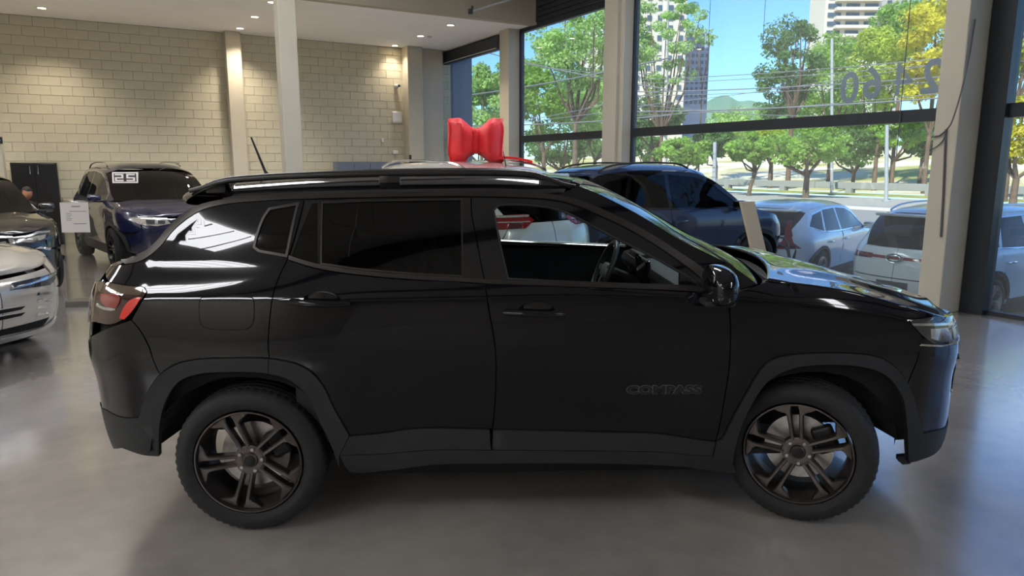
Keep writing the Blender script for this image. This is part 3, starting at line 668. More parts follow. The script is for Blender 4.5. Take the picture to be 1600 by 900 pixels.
# tail lamp
TLo = tp([(150, 503), (173, 507), (192, 500), (205, 487), (220, 470), (230, 456), (226, 450), (200, 446.5), (170, 441.5), (153, 440)], LOW, 6)
tl = panel('tail_lamp', LOW, TLo+[(-2.36, 1.09), (-2.36, .93)], SMOKE, suv, both=True, off=.006, gap=.001)[0]
panel('clear_upper_lens', LOW, tp([(170, 444), (200, 448), (224, 452), (222, 461), (200, 460), (168, 458)], LOW, 6)+tp([(154, 456), (155, 443)], LOW), mat('amber_clear_lens', (.12, .085, .05), rough=.08, coat=1.0), tl, off=.0085, gap=0, thick=.004, label='pale clear strip across the lamp top')
panel('red_lens', LOW, tp([(160, 459), (187, 461), (190, 466), (183, 481), (168, 479), (160, 470)], LOW, 6), REDL, tl, off=.0095, gap=0, thick=.004)
panel('red_reflector', LOW, tp([(189, 497), (194, 483), (204, 470), (222, 465), (216, 475), (205, 490), (196, 499)], LOW, 6), REDB, tl, off=.0105, gap=0, thick=.004, label='bright red slanted reflector')
panel('lamp_band', LOW, tp([(154, 474), (166, 480), (182, 482), (182, 485), (165, 484), (153, 478)], LOW, 6), CLEARL, tl, off=.0095, gap=0, thick=.003)
# ---- greenhouse
panel('roof_drip_trim', UPP, tseg(T_OUT, 190, 1133, UPP)+tseg(T_IN, 1117, 196, UPP), SATIN, suv, both=True, off=.004, gap=.0, thick=.02, label='satin metal strip over the side windows')
apil = tseg(T_OUT, 868, 1133, UPP)+tp([(1137, 459), (1160, 451), (1183, 444)], UPP)
WS = tp([(1183, 444), (1155, 423), (1124, 405), (1062, 374), (1018, 347), (994, 333), (938, 304), (905, 291)], UPP)
panel('windscreen_pillar', UPP, apil+WS, PAINT, suv, both=True, gap=.001)
w_open = tp([(770, 327), (777, 320), (844, 320.5), (882, 329), (913, 344), (956, 367), (1000, 389), (1042, 411), (1088, 440), (1095, 449.5, 'c'), (1042, 447), (900, 442), (793, 436.5, 'c'), (780, 380), (770, 327)], UPP, 6)
fr = tseg(SB, 307, 441, UPP, 1)[::-1]+tseg(T_IN, 736, 1117, UPP)+[(p[0], p[1]+.001) for p in tseg(BL, 1125, 757, UPP)]
wf = panel('window_frame', UPP, fr, GLOSSB, front_door, off=-.004, holes=[w_open])
WFAR = panel('window_frame', UPP, fr, GLOSSB, suv, side=1, off=-.004, holes=[w_open])
# sail panel with the mirror foot
panel('mirror_sail', UPP, tp([(1062, 421), (1090, 437), (1094, 451), (1062, 449)], UPP), GLOSSB, front_door, off=-.002, gap=0)
rfr = tseg(SR, 311, 403, UPP, 1)[::-1]+tseg(T_IN, 478, 736, UPP)+tseg(SB, 307, 440, UPP, 1)+[(p[0], p[1]+.001) for p in tseg(BL, 757, 449, UPP)]
g2 = tp([(502, 315), (600, 312), (722, 310, 'c'), (724, 432.5, 'c'), (640, 428), (560, 421), (500, 412.5, 'c'), (501, 360), (502, 315)], UPP, 8)
g1 = tp([(487, 318), (496, 316.5, 'c'), (496, 412, 'c'), (470, 407), (455, 403, 'c'), (470, 360), (487, 318)], UPP, 6)
panel('window_frame', UPP, rfr, GLOSSB, rear_door, off=-.004, holes=[g2, g1])
panel('window_frame', UPP, rfr, GLOSSB, suv, side=1, off=-.004, holes=[g2, g1])
panel('rear_window_glass', UPP, g2, TINT, suv, both=True, off=-.007, gap=-.004, thick=0)
panel('fixed_window_glass', UPP, g1, TINT, suv, both=True, off=-.006, gap=-.004, thick=0)
panel('quarter_glass', UPP, GLASSQ, TINT, suv, both=True, off=-.004, gap=.004, thick=0)
def ring(name, uz, wd, m, par, off=.004, **k):
    return panel(name, UPP, uz, m, par, off=off, gap=0, thick=.008, holes=[offset_poly(clean(uz), wd)], **k)
ring('quarter_glass_trim', GLASSQ, .011, SATIN, suv, both=True)
ring('window_seal', w_open, .008, mat('rubber_seal', (.01, .01, .01), rough=.6), front_door, off=-.001)
ring('window_seal', g2, .007, SATIN, rear_door, off=-.001)
bls = tseg(BL, 449, 1125, UPP); panel('waist_trim', UPP, [(p[0], p[1]+.021) for p in bls]+[(p[0], p[1]+.003) for p in bls[::-1]], SATIN, suv, both=True, off=.003, gap=0, thick=.01)
# clear far front window, up; near one is wound down
panel('door_glass', UPP, w_open, CLEAR, suv, side=1, off=-.012, gap=-.006, thick=0)
# ---- roof
edge = tseg(T_OUT, 347, 880, UPP); edgeP = [UPP.pt(*q) for q in edge]
EX = np.array([p[0] for p in edgeP]); o_ = np.argsort(EX); EX = EX[o_]; EY = np.array([p[1] for p in edgeP])[o_]; EZ = np.array([p[2] for p in edgeP])[o_]
ZT = Curve1([(-1.95, 1.585), (-1.75, 1.603), (-1.4, 1.64), (-.8, 1.668), (-.2, 1.676), (.1, 1.662), (.35, 1.625), (.6, 1.56)])
x0r, x1r = EX[0], EX[-1]
def roofP(s, t):
    x = x0r+(x1r-x0r)*s; v = 2*t-1; a = abs(v)
    ye, ze = np.interp(x, EX, EY), np.interp(x, EX, EZ)
    xx = x+(.13*sstep(.75, 1, s)-.05*sstep(.2, 0, s))*(1-a**2); k = 1-a**5
    return (xx, v*ye, ze+(ZT(xx)-ze)*k)
roof = surf('roof', roofP, 60, 41, PAINT, suv, flip=False)
def wsP(s, t):
    """s from header to cowl, t across"""
    i = (1-s)*(len(WS)-1); k = min(int(i), len(WS)-2); q = np.array(WS[k])*(1-(i-k))+np.array(WS[k+1])*(i-k); p = UPP.pt(*q)
    v = 2*t-1; b = 1-abs(v)**2.2
    return (p[0]+b*(.08+.15*s), v*(p[1]-.005), p[2]+b*(.03*(1-s)-.03*s))
surf('windscreen', wsP, 24, 25, CLEAR, suv)
surf('windscreen_header', lambda s, t: tuple(np.array(roofP(1, .06+.88*t))*(1-s)+(np.array(wsP(0, t)))*s+np.array([0, 0, -.002])), 3, 25, GLOSSB, suv)
# hood
def hoodP(s, t):
    v = 2*t-1; a = abs(v); sg = 1 if v >= 0 else -1
    u = 1.09+(uF-.02-1.09)*s; p = LOW.pt(u, ZC(u)-.004); b = 1-a**2
    x = p[0]+.20*b*(1-s)**1.5; bulge = .018*math.exp(-((a-.62)/.10)**2)*sstep(0, .2, s)*sstep(1, .75, s)
    return (x, sg*a*p[1], p[2]+b*(.035+.02*s)+bulge+.012*sstep(.10, 0, s))
surf('hood', hoodP, 70, 45, PAINT, suv, thick=.012)
surf('cowl', lambda s, t: tuple(np.array(wsP(1, t))*(1-s)+(np.array(hoodP(0, t))+np.array([.01, 0, -.045]))*s+np.array([0, 0, -.012])), 4, 25, PLASTIC, suv)
for yo in (-.62, .05):
    m_ = MB(); m_.tube([(1.16+.1*(1-(yo/.8)**2), yo, 1.135), (1.08+.12*(1-((yo+.3)/.8)**2), yo+.30, 1.175), (1.05+.12*(1-((yo+.6)/.8)**2), yo+.58, 1.19)], .008); m_.box((1.17+.1*(1-(yo/.8)**2), yo, 1.135), (.06, .035, .03), .008)
    m_.build('wiper', PLASTIC, suv, smooth=40)
# rear window and spoiler
TR = tseg(T_OUT, 196, 340, UPP)
def rwP(s, t):
    i = s*(len(TR)-1); k = min(int(i), len(TR)-2); q = np.array(TR[k])*(1-(i-k))+np.array(TR[k+1])*(i-k); p = UPP.pt(*q); v = 2*t-1
    return (p[0]-.10*(1-v*v)*(1-.3*s)-.004, v*p[1], p[2])
surf('rear_window', rwP, 20, 21, GLOSSB, suv, flip=True)
def spo(s, t):
    v = 2*t-1; a = abs(v); xr = x0r-.05*(1-a*a); L = .235*(1-.25*a**6)
    th = 2*math.pi*s; cx, cz = math.cos(th), math.sin(th)
    x = xr-L/2+.01+cx*(L/2+.02); sl = (x-xr)/L
    return (x, v*(.655-.03*a**3), ZT(xr)-.02+.045*sl-.035*a**4+cz*(.026+.012*(1+cx)))
surf('spoiler', spo, 29, 31, PAINT, suv)
# roof rails
for sd in (-1, 1):
    m_ = MB(); pts = []; rr = []
    for i, x in enumerate(np.linspace(-1.62, .22, 30)):
        s_ = i/29; h = min(1, s_/.10, (1-s_)/.13); h = sstep(0, 1, h); ye = float(np.interp(x, EX, EY)); zz = roofP((x-x0r)/(x1r-x0r), .5*(1+(ye-.085)/ye))[2]
        pts.append((x, sd*(ye-.085), zz+.004+.040*h)); rr.append(.010+.007*h)
    m_.tube(pts, rr, 8)
    for k in (2, 15, 27): m_.box((pts[k][0], pts[k][1], pts[k][2]-.025), (.10, .022, .05), .008)
    m_.build('roof_rail', mat('rail_black', (.02, .019, .018), rough=.3, coat=.4), suv, smooth=50)
m_ = MB(); b0 = (-1.42, 0, ZT(-1.42)+.0); m_.tube([b0, (b0[0]-.02, 0, b0[2]+.035), (b0[0]-.085, 0, b0[2]+.22)], [.02, .008, .005]); m_.box((b0[0]+.02, 0, b0[2]+.005), (.12, .05, .03), .012)
m_.build('antenna', PLASTIC, suv, smooth=50)
# door handles with cups
def handle(par, x, z, L=.28):
    p = LOW.pt(x, z); y = -p[1]
    m_ = MB(); m_.lathe([(0.001, -.004), (.5, -.003), (.75, -.001), (.96, .001), (1, .0)], 28, axis='y')
    V = [(x+.01+v[0]*L*.30, y-.0012+v[1], z+.003+v[2]*.047) for v in m_.V]; mesh('handle_cup', V, m_.F, GLOSSB, par, smooth=True)
    pts = []; rr = []
    for i in range(13):
        s_ = i/12; pts.append((x-L/2+L*s_, y-.016-.024*math.sin(math.pi*min(max(s_, .04), .96)), z+.004*math.cos(math.pi*s_))); rr.append(.016*(1-.45*abs(2*s_-1)**3))
    m2 = MB(); m2.tube(pts, rr, 10); m2.box((x-L/2+.03, y-.005, z+.003), (.05, .03, .028), .01); m2.box((x+L/2-.03, y-.005, z-.003), (.05, .03, .028), .01)
    m2.build('door_handle', PAINT, par, smooth=60)
    for f_ in (1,):
        pass
for par, (a, b), (c, d) in ((rear_door, (452, 466), (547, 478)), (front_door, (788, 484), (881, 492))):
    q = tp([((a+c)/2, (b+d)/2), ((a+c)/2+1, (b+d)/2)], LOW)[0]; handle(par, q[0], q[1])
# badge lettering
def text_mesh(name, body, size, m, parent, loc, rot, extrude=.002, mirror=False, sx=1.0, bold=0.0, align='CENTER'):
    cu = bpy.data.curves.new(name, 'FONT'); cu.body = body; cu.size = size; cu.extrude = extrude; cu.align_x = align; cu.align_y = 'CENTER'; cu.offset = bold; cu.resolution_u = 3
    tmp = bpy.data.objects.new('tmp_text', cu); C.objects.link(tmp); bpy.context.view_layer.update()
    dg = bpy.context.evaluated_depsgraph_get(); me = bpy.data.meshes.new_from_object(tmp.evaluated_get(dg)); bpy.data.objects.remove(tmp); me.name = name
    M = Matrix.Diagonal((-sx if mirror else sx, 1, 1, 1)); me.transform(M)
    if mirror: me.flip_normals()
    me.materials.clear(); o = link(name, me, m, parent); o.location = loc; o.rotation_euler = rot; return o
qb = tp([(1037, 609), (1038, 609)], LOW)[0]; pb = LOW.pt(*qb)
text_mesh('badge_outline', 'COMPASS', .052, mat('badge_edge', (.28, .28, .27), rough=.3, metal=.7), front_door, (pb[0], -pb[1]-.003, pb[2]), (math.pi/2, 0, 0), .001, sx=1.52, bold=.0040)
text_mesh('badge', 'COMPASS', .052, mat('badge_face', (.012, .012, .013), rough=.4), front_door, (pb[0], -pb[1]-.0052, pb[2]), (math.pi/2, 0, 0), .0015, sx=1.52, bold=.0024)
# door mirrors
for sd in (-1, 1):
    m_ = MB(); cx, cy, cz = .80, 1.01, 1.185
    V = []; n1, n2 = 20, 12
    for i in range(n1):
        for j in range(n2+1):
            a = 2*math.pi*i/n1; b = math.pi*j/n2; sx = math.sin(b)*math.cos(a); sz = math.sin(b)*math.sin(a); sy = math.cos(b)
            e = lambda q, k: math.copysign(abs(q)**k, q)
            V.append((cx+.085*e(sx, .75)*(1 if sx > 0 else .55), sd*(cy+.125*e(sy, .8)), cz+.088*e(sz, .75)*(1.0 if sz > 0 else .85)-.02*sy))
    Fm = [(i*(n2+1)+j, ((i+1) % n1)*(n2+1)+j, ((i+1) % n1)*(n2+1)+j+1, i*(n2+1)+j+1) for i in range(n1) for j in range(n2)]
    mi = mesh('door_mirror', V, Fm, PAINT, suv, smooth=True)
    bm_ = MB(); bm_.box((cx-.036, sd*(cy-.01), cz), (.008, .17, .11), .02); bm_.build('mirror_glass', CHROME, mi)
    bm_ = MB(); bm_.box((cx+.03, sd*(cy-.10), cz-.085), (.14, .16, .03), .012); bm_.box((cx+.06, sd*(cy-.16), cz-.07), (.12, .06, .05), .015); bm_.build('mirror_foot', PLASTIC, mi, smooth=40)
# underbody, floor and wheel wells
ARC = lambda c: [(c+.455*math.cos(a), .35+.40*math.sin(a)) for a in np.linspace(math.pi, 0, 14)]
inner = [(uC, .40), (-1.9, .38)]+[(-1.774, .38)]+ARC(-1.318)+[(-.88, .26), (.88, .26)]+ARC(1.318)+[(1.774, .38), (uF, .38), (uF, .92), (2.1, .95), (1.72, 1.03), (1.5, 1.07), (1.0, 1.10), (-2.1, 1.08), (uC, 1.08)]
panel('inner_body', LOW, inner, VOID, suv, both=True, off=-.035, gap=0, thick=0, step=.08)
m_ = MB(); m_.box((0, 0, .27), (1.75, 1.60, .06)); m_.box((0, 0, .35), (4.0, .7, .10)); m_.build('underbody', VOID, suv)
for cx in (-1.318, 1.318):
    for sd in (-1, 1):
        V = []; Fc = []
        for i, a in enumerate(np.linspace(math.pi*.965, math.pi*.035, 20)):
            for y in (.872-.03*(cx > 0), .50): V.append((cx+(.462 if y > .8 else .43)*math.cos(a), sd*y, .35+.405*math.sin(a)))
        V2 = [(cx, sd*.5, .35)]; Fc = [(2*i, 2*i+1, 2*i+3, 2*i+2) for i in range(19)]+[(2*i+1, 40, 2*i+3) for i in range(19)]
        mesh('wheel_well', V+V2, Fc, mat('well_liner', (.012, .012, .013), rough=.85), suv)
# ---- wheels
def wheel_parts(root, r=.350, rim_r=.243, width=.225, detail=True, ang0=40, alloy=ALLOY, steer=0):
    """wheel turned about local y, outer face at -y"""
    hw = width/2; N = 120
    prof = [(rim_r-.004, .02), (rim_r+.004, -hw+.030), (rim_r+.012, -hw+.006), (rim_r+.035, -hw-.004), (r-.055, -hw-.006), (r-.028, -hw+.003), (r-.010, -hw+.018), (r-.003, -hw+.034),
            (r, -hw+.055), (r-.008, -hw+.057), (r-.008, -hw+.066), (r, -hw+.068), (r+.001, -.022), (r-.008, -.020), (r-.008, -.011), (r+.001, -.009), (r+.001, .02), (r-.008, .022), (r-.008, .031), (r, .033), (r-.003, hw-.03), (r-.012, hw-.012), (r-.05, hw), (rim_r+.01, hw-.01), (rim_r-.004, hw-.04)]
    def tread(rr, h, k, i): return rr-(.006 if (k % 2 and rr > r-.016 and abs(h) > hw-.095+.02) else 0)
    t = MB(); t.lathe(prof, N, axis='y', rmod=tread if detail else None); t.build('tyre', RUBBER, root, smooth=32)
    b = MB(); b.lathe([(rim_r-.002, -hw+.012), (rim_r+.004, -hw+.004), (rim_r+.004, -hw+.000), (rim_r-.003, -hw-.001), (rim_r-.005, -hw+.008), (rim_r-.006, -hw+.045), (rim_r-.026, -hw+.075), (rim_r-.026, .02), (rim_r-.02, hw-.02)], 72, axis='y')
    b.build('rim_barrel', alloy, root, smooth=40)
    h = MB(); hy = -hw+.030
    h.lathe([(.0005, hy-.006), (.030, hy-.006), (.034, hy-.002), (.036, hy+.004), (.060, hy+.000), (.072, hy+.004), (.078, hy+.03), (.05, hy+.05)], 40, axis='y'); hub = h.build('hub', alloy, root, smooth=30)
    c = MB(); c.lathe([(.0005, hy-.010), (.022, hy-.010), (.028, hy-.007), (.029, hy-.004)], 32, axis='y'); c.build('centre_cap', ALLOYD, hub, smooth=30)
    for k in range(5):
        a = math.radians(ang0+36+72*k); c = MB(); c.lathe([(.0005, hy-.006), (.007, hy-.006), (.009, hy-.003), (.009, hy+.004)], 10, c=(.054*math.cos(a), 0, .054*math.sin(a)), axis='y'); c.build('lug_bolt', STEEL, hub, smooth=30)
    R = rim_r-.004
    for k in range(5):
        a = math.radians(ang0+72*k); sp = MB(); rot = lambda x, z: (x*math.cos(a)-z*math.sin(a), x*math.sin(a)+z*math.cos(a))
        for sg in (-1, 1):
            out = [(.050, .009), (.10, .0125), (.150, .015), (.190, .017), (.212, .018), (.222, .014), (R*math.cos(.05), R*math.sin(.05)), (R*math.cos(.15), R*math.sin(.15)), (R*math.cos(.30), R*math.sin(.30)), (R*math.cos(.44), R*math.sin(.44)), (.210, .088), (.203, .074), (.196, .047), (.186, .0375), (.150, .0345), (.11, .032), (.060, .029)]
            out = [(x, z*sg) for x, z in out]; ins = offset_poly(out, .0045); n = len(out)
            yy = lambda x: hy+.004-.016*sstep(.06, .2, x)+.004*sstep(.2, .24, x)
            V = [(rot(*p)[0], yy(p[0])-.004, rot(*p)[1]) for p in ins]+[(rot(*p)[0], yy(p[0])+.003, rot(*p)[1]) for p in out]+[(rot(*p)[0], yy(p[0])+.042, rot(*p)[1]) for p in out]
            Fc = [(i+n*j, (i+1) % n+n*j, (i+1) % n+n*(j+1), i+n*(j+1)) for j in (0, 1) for i in range(n)]
            cen = len(V)
            tri = delaunay_2d_cdt([Vector(p) for p in ins], [(i, (i+1) % n) for i in range(n)], [], 0, 1e-7, False)
            IA = np.array(ins); Fc += [tuple(f) for f in tri[2] if len(f) == 3 and max(f) < n and inside(IA[list(f)].mean(0)[None], ins)[0]]
            sp.add(V, Fc)
        sp.build('spoke', alloy, root, smooth=28)
    d = MB(); d.lathe([(.05, .0), (.160, .0), (.160, .022), (.05, .022)], 48, axis='y', c=(0, .005, 0)); d.build('brake_disc', STEEL, root, smooth=30)
    c = MB(); c.box((.115, -.005, .06), (.10, .06, .13), .015, R=Matrix.Rotation(math.radians(-25), 3, 'Y')); c.build('brake_caliper', ALLOYD, root)
def main_wheel(x, sd, ang, steer=0, detail=True):
    e = bpy.data.objects.new('wheel', None); C.objects.link(e); e.parent = suv; e.location = (x, sd*.792, .348); e.rotation_euler = (0, 0, steer+(math.pi if sd > 0 else 0)); wheel_parts(e, ang0=ang, detail=detail)
main_wheel(-1.318, -1, 40); main_wheel(1.318, -1, 25, math.radians(-27)); main_wheel(-1.318, 1, 10); main_wheel(1.318, 1, 60, math.radians(-27))
# ---- cabin
m_ = MB(); m_.box((.98, 0, .98), (.42, 1.42, .22), .06); m_.box((.84, 0, 1.10), (.30, 1.40, .10), .045); m_.build('dashboard', INT, suv, smooth=40)
m_ = MB(); m_.box((.70, 0, 1.10), (.03, .30, .17), .01, R=Matrix.Rotation(-.15, 3, 'Y')); sc = m_.build('centre_screen', GLOSSB, suv)
m_ = MB(); m_.box((.72, .02, .95), (.05, .24, .06), .01); m_.build('climate_panel', CHROME, suv)
m_ = MB(); m_.box((.35, 0, .62), (.9, .24, .35), .05); m_.build('centre_console', INT, suv, smooth=40)
m_ = MB(); m_.box((.77, .38, 1.12), (.12, .36, .12), .04); m_.build('instrument_hood', INT, suv, smooth=40)
m_ = MB(); m_.box((.78, -.30, 1.05), (.03, .55, .05), .012); m_.build('dash_inlay', INTG, suv)
for y in (-.55, .12, .62):
    m_ = MB(); m_.box((.735, y, 1.03), (.04, .12, .07), .01); m_.build('air_vent', CHROME, suv)
e = bpy.data.objects.new('steering_wheel', None); C.objects.link(e); e.parent = suv; e.location = (.53, .38, 1.055); e.rotation_euler = (0, math.radians(-68), 0)
m_ = MB(); m_.tube([(.185*math.cos(t), .185*math.sin(t), 0) for t in np.linspace(0, 2*math.pi, 41)[:-1]], .0165, 10, closed=True); m_.build('wheel_rim', mat('wheel_leather', (.05, .052, .055), rough=.4), e, smooth=60)
m_ = MB(); m_.box((0, 0, -.015), (.10, .13, .05), .02); m_.box((0, .115, -.005), (.04, .13, .018), .006); m_.box((0, -.115, -.005), (.04, .13, .018), .006); m_.box((-.11, 0, -.005), (.14, .035, .018), .006); m_.build('wheel_boss', INTG, e, smooth=40)
m_ = MB(); m_.tube([(.0, 0, -.02), (.0, 0, -.28)], .04); m_.build('steering_column', INT, e, smooth=40)
for y in (-.38, .38):
    e = bpy.data.objects.new('front_seat', None); C.objects.link(e); e.parent = suv; e.location = (-.22, y, .30)
    m_ = MB(); m_.box((.12, 0, .22), (.52, .50, .18), .06); m_.build('seat', INT, e, smooth=50)
    m_ = MB(); m_.box((-.22, 0, .55), (.14, .50, .62), .06, R=Matrix.Rotation(-.30, 3, 'Y')); m_.build('backrest', INT, e, smooth=50)
    m_ = MB(); m_.box((-.36, 0, .93), (.10, .26, .18), .045, R=Matrix.Rotation(-.2, 3, 'Y')); m_.build('headrest', INT, e, smooth=50)
m_ = MB(); m_.box((-1.05, 0, .52), (.5, 1.30, .18), .05); m_.box((-1.32, 0, .88), (.16, 1.30, .62), .06, R=Matrix.Rotation(-.30, 3, 'Y')); m_.build('rear_bench', INT, suv, smooth=50)
di = [(p[0], p[1]) for p in belt_f]; panel('door_inner_trim', LOW, [(.0-.32, 1.165), (1.0, 1.165), (1.0, .40), (-.32, .40)], INT, suv, both=True, off=-.065, gap=0, thick=0)
panel('door_inner_trim', LOW, [(-1.1, 1.165), (-.34, 1.165), (-.34, .40), (-1.1, .40)], INT, suv, both=True, off=-.065, gap=0, thick=0)
surf('headliner', lambda s, t: tuple(np.array(roofP(.04+.93*s, .04+.92*t))+np.array([0, 0, -.03])), 16, 9, mat('headliner_cloth', (.30, .30, .29), rough=.9), suv)
m_ = MB(); m_.box((0, 0, .31), (2.9, 1.5, .03)); m_.build('cabin_floor', INT, suv)
m_ = MB(); m_.box((.50, 0, 1.50), (.02, .24, .07), .01); m_.build('inside_mirror', GLOSSB, suv)
# far side inner mirror seen through the open window comes with the door mirror of that side
# =================================================================== the other cars
def copy_tree(o, parent=None):
    c = o.copy(); C.objects.link(c); c.parent = parent
    for ch in list(o.children): copy_tree(ch, c)
    return c
WPROTO = {}
def gen_wheel(parent, x, sd, hw, r, steer=0, alloy='alloy_silver'):
    key = (round(r, 3), alloy)
    if key not in WPROTO:
        e = bpy.data.objects.new('wheel', None); C.objects.link(e); wheel_parts(e, r=r, rim_r=r*.69, detail=False, alloy=MATS[alloy]); WPROTO[key] = e; w = e
    else: w = copy_tree(WPROTO[key])
    w.parent = parent; w.location = (x, sd*(hw-.125), r); w.rotation_euler = (0, random.uniform(0, 1), steer+(math.pi if sd > 0 else 0)); return w
mat('alloy_silver', (.45, .45, .46), rough=.3, metal=.9); mat('alloy_black', (.03, .03, .032), rough=.35, metal=.6)
def gcar(label, pos, heading, paint, L=4.45, hw=.915, Ht=1.66, z0=0.0, glass=None, alloy='alloy_silver', front=None, rear=None, trim=CHROME, steer=0, step=.055, arch_m=PLASTIC, name='suv', cat='car', rails=True, nose=0.0, clad=True, cabin=True, group=None, pillar=None):
    glass = glass or TINT; sx = L/4.42; sz = Ht/1.66; kw = hw/.915; rw = .355 if Ht > 1.5 else .325
    root = thing(name, label, cat, (pos[0], pos[1], z0), heading, group)
    X = lambda x: x*sx; Z = lambda z: z*sz
    P2 = lambda pts: [(X(a), Z(b)) for a, b in pts]
    wz = Curve1([(Z(a), b*kw) for a, b in ((.15, .80), (.30, .86), (.5, .885), (.68, .900), (.84, .912), (.95, .905), (1.04, .885), (1.09, .868), (1.3, .79), (1.45, .73), (1.57, .67), (1.66, .55))])
    zc = Curve1([(X(a), Z(b)) for a, b in ((.9, 1.09), (1.15, 1.07), (1.5, 1.02), (1.85, .94), (2.05, .885), (2.6, .85))])
    def Wg(x, z):
        w = wz(z)-.04*sstep(X(.9), X(2.0), x)-.04*sstep(X(-1.0), X(-2.1), x)-(.07*sstep(X(.1), X(1.2), x)+.05*sstep(X(-.6), X(-1.9), x))*sstep(Z(1.04), Z(1.22), z)
        if x > X(.95): t = (z-(zc(x)-.10))/.10; w -= .05*min(max(t, 0), 1.3)**2.2*sstep(X(.95), X(1.2), x)
        return w
    xf = Curve1([(Z(a), X(b)) for a, b in ((.15, 2.05), (.3, 2.17), (.45, 2.22), (.65, 2.24), (.8, 2.20-nose), (.92, 2.08-nose), (1.1, 1.95))])
    xr = Curve1([(Z(a), X(b)) for a, b in ((.15, -2.0), (.32, -2.15), (.6, -2.21), (.8, -2.19), (1.0, -2.15), (1.1, -2.10), (1.3, -1.98), (1.5, -1.80), (1.66, -1.65))])
    sh = Shell(Wg, xf, xr, lambda z: X(1.45), lambda z: X(-1.5), .95, .95)
    up = Shell(Wg, lambda z: 3.3, xr, lambda z: X(2.4), lambda z: X(-1.5), .95, .95)
    uF, uR = X(1.45)+.95, X(-1.5)-.95; ax = X(1.325); ra = rw+.055
    arch = lambda c, r, a0=180, a1=0, n=13: [(c+r*1.03*math.cos(math.radians(a0+(a1-a0)*i/(n-1))), rw+r*.98*math.sin(math.radians(a0+(a1-a0)*i/(n-1)))) for i in range(n)]
    k = dict(both=True, step=step)
    sill = Z(.30); bz = Z(1.075)
    ff = [(X(1.0), bz), (X(1.0), Z(.42)), (ax-ra-.05, sill+.02)]
    fa = arch(ax, ra); ra_ = arch(-ax, ra)
    f_u = ax+ra*.8; 
    fa1 = [p for p in fa if p[0] < f_u]; fa2 = [p for p in fa if p[0] >= f_u]
    cr = [(u, zc(u)-.004) for u in np.linspace(X(1.0), X(1.98), 12)]
    panel('front_fender', sh, [(X(1.0), sill), (ax-ra*1.03, sill)]+fa1+[(X(1.98), Z(.66))]+cr[::-1], paint, root, **k)
    panel('front_bumper', sh, fa2+[(X(2.05), Z(.25)), (uF, Z(.25)), (uF, Z(.83)), (X(1.98)+.03, Z(.86)), (X(1.98), Z(.67))], paint, root, **k)
    panel('front_door', sh, [(X(-.36), bz), (X(-.33), sill), (X(1.0), sill), (X(1.0), bz)], paint, root, **k)
    panel('rear_door', sh, [(X(-1.17), bz+.01), (X(-1.1), Z(.80))]+[p for p in ra_ if p[0] > X(-1.1)]+[(-ax+ra*1.03, sill), (X(-.33), sill), (X(-.36), bz)], paint, root, **k)
    qa = [p for p in ra_ if p[0] <= X(-1.1)][::-1]
    panel('rear_quarter_panel', sh, [(X(-1.17), bz+.01), (X(-1.1), Z(.80))]+qa[:-2]+[(X(-1.95), Z(.62)), (X(-1.95), Z(.82)), (X(-2.1), Z(1.085))], paint, root, **k)
    panel('rear_bumper', sh, qa[-3:]+[(X(-2.05), Z(.26)), (uR, Z(.28)), (uR, Z(.66)), (X(-1.95), Z(.66)), (X(-1.95), Z(.62))], paint, root, **k)
    tg = panel('tailgate', sh, [(uR, Z(.67)), (uR, Z(1.09)), (X(-2.1), Z(1.09)), (X(-1.97), Z(.84)), (X(-1.99), Z(.67))], paint, root, **k)[0]
    if clad:
        for c_ in (ax, -ax):
            a1 = arch(c_, ra+.045, 178, 2); a2 = arch(c_, ra-.015, 178, 2); panel('wheel_arch_cladding', sh, a1+a2[::-1], arch_m, root, off=.010, gap=0, thick=.03, both=True, step=.05)
        panel('sill_cladding', sh, [(-ax+ra+.04, Z(.38)), (ax-ra-.04, Z(.38)), (ax-ra, Z(.22)), (-ax+ra, Z(.22))], arch_m, root, off=.012, gap=0, thick=.03, both=True, step=.08)
    # greenhouse
    DLO = {'front_window_glass': P2([(-.33, 1.095), (.99, 1.09), (.88, 1.19), (.52, 1.40), (.18, 1.50), (-.30, 1.535)]), 'rear_window_glass': P2([(-1.12, 1.12), (-.40, 1.10), (-.37, 1.535), (-.95, 1.52)]), 'quarter_glass': P2([(-1.63, 1.24), (-1.18, 1.13), (-1.02, 1.50), (-1.40, 1.44)])}
    TE = [(1.18, 1.085), (.95, 1.22), (.60, 1.435), (.22, 1.555), (-.4, 1.59), (-1.1, 1.575), (-1.65, 1.49), (-1.85, 1.36), (-2.1, 1.10)]
    te = [(p[0], p[1]) for p in spline([(a*100, b*100) for a, b in TE], 8)]; te = [(X(a/100), Z(b/100)) for a, b in te]
    panel('cabin_side', up, te+[(X(-2.08), bz), (X(1.1), bz)], pillar or paint, root, holes=list(DLO.values()), **k)
    for nm, q in DLO.items(): panel(nm, up, q, glass, root, off=-.004, gap=-.003, thick=0, both=True, step=.12)
    dl_ = P2([(1.03, 1.08), (.90, 1.21), (.53, 1.42), (.18, 1.52), (-.36, 1.555), (-.95, 1.54), (-1.42, 1.46), (-1.68, 1.24), (-1.18, 1.11), (-.36, 1.085)])
    if trim is not None: panel('window_trim', up, dl_, trim, root, off=.003, gap=-.004, thick=.006, both=True, holes=[offset_poly(clean(dl_), .016)], step=.05)
    ep = [up.pt(*q) for q in te if X(-1.66) <= q[0] <= X(.42)]; ep.sort(key=lambda p: p[0]); ex = [p[0] for p in ep]; ey = [p[1] for p in ep]; ez = [p[2] for p in ep]
    ztop = lambda x: float(np.interp(x, ex, ez))+.075*sz+.02*sz*math.exp(-((x+X(.4))/.9)**2)
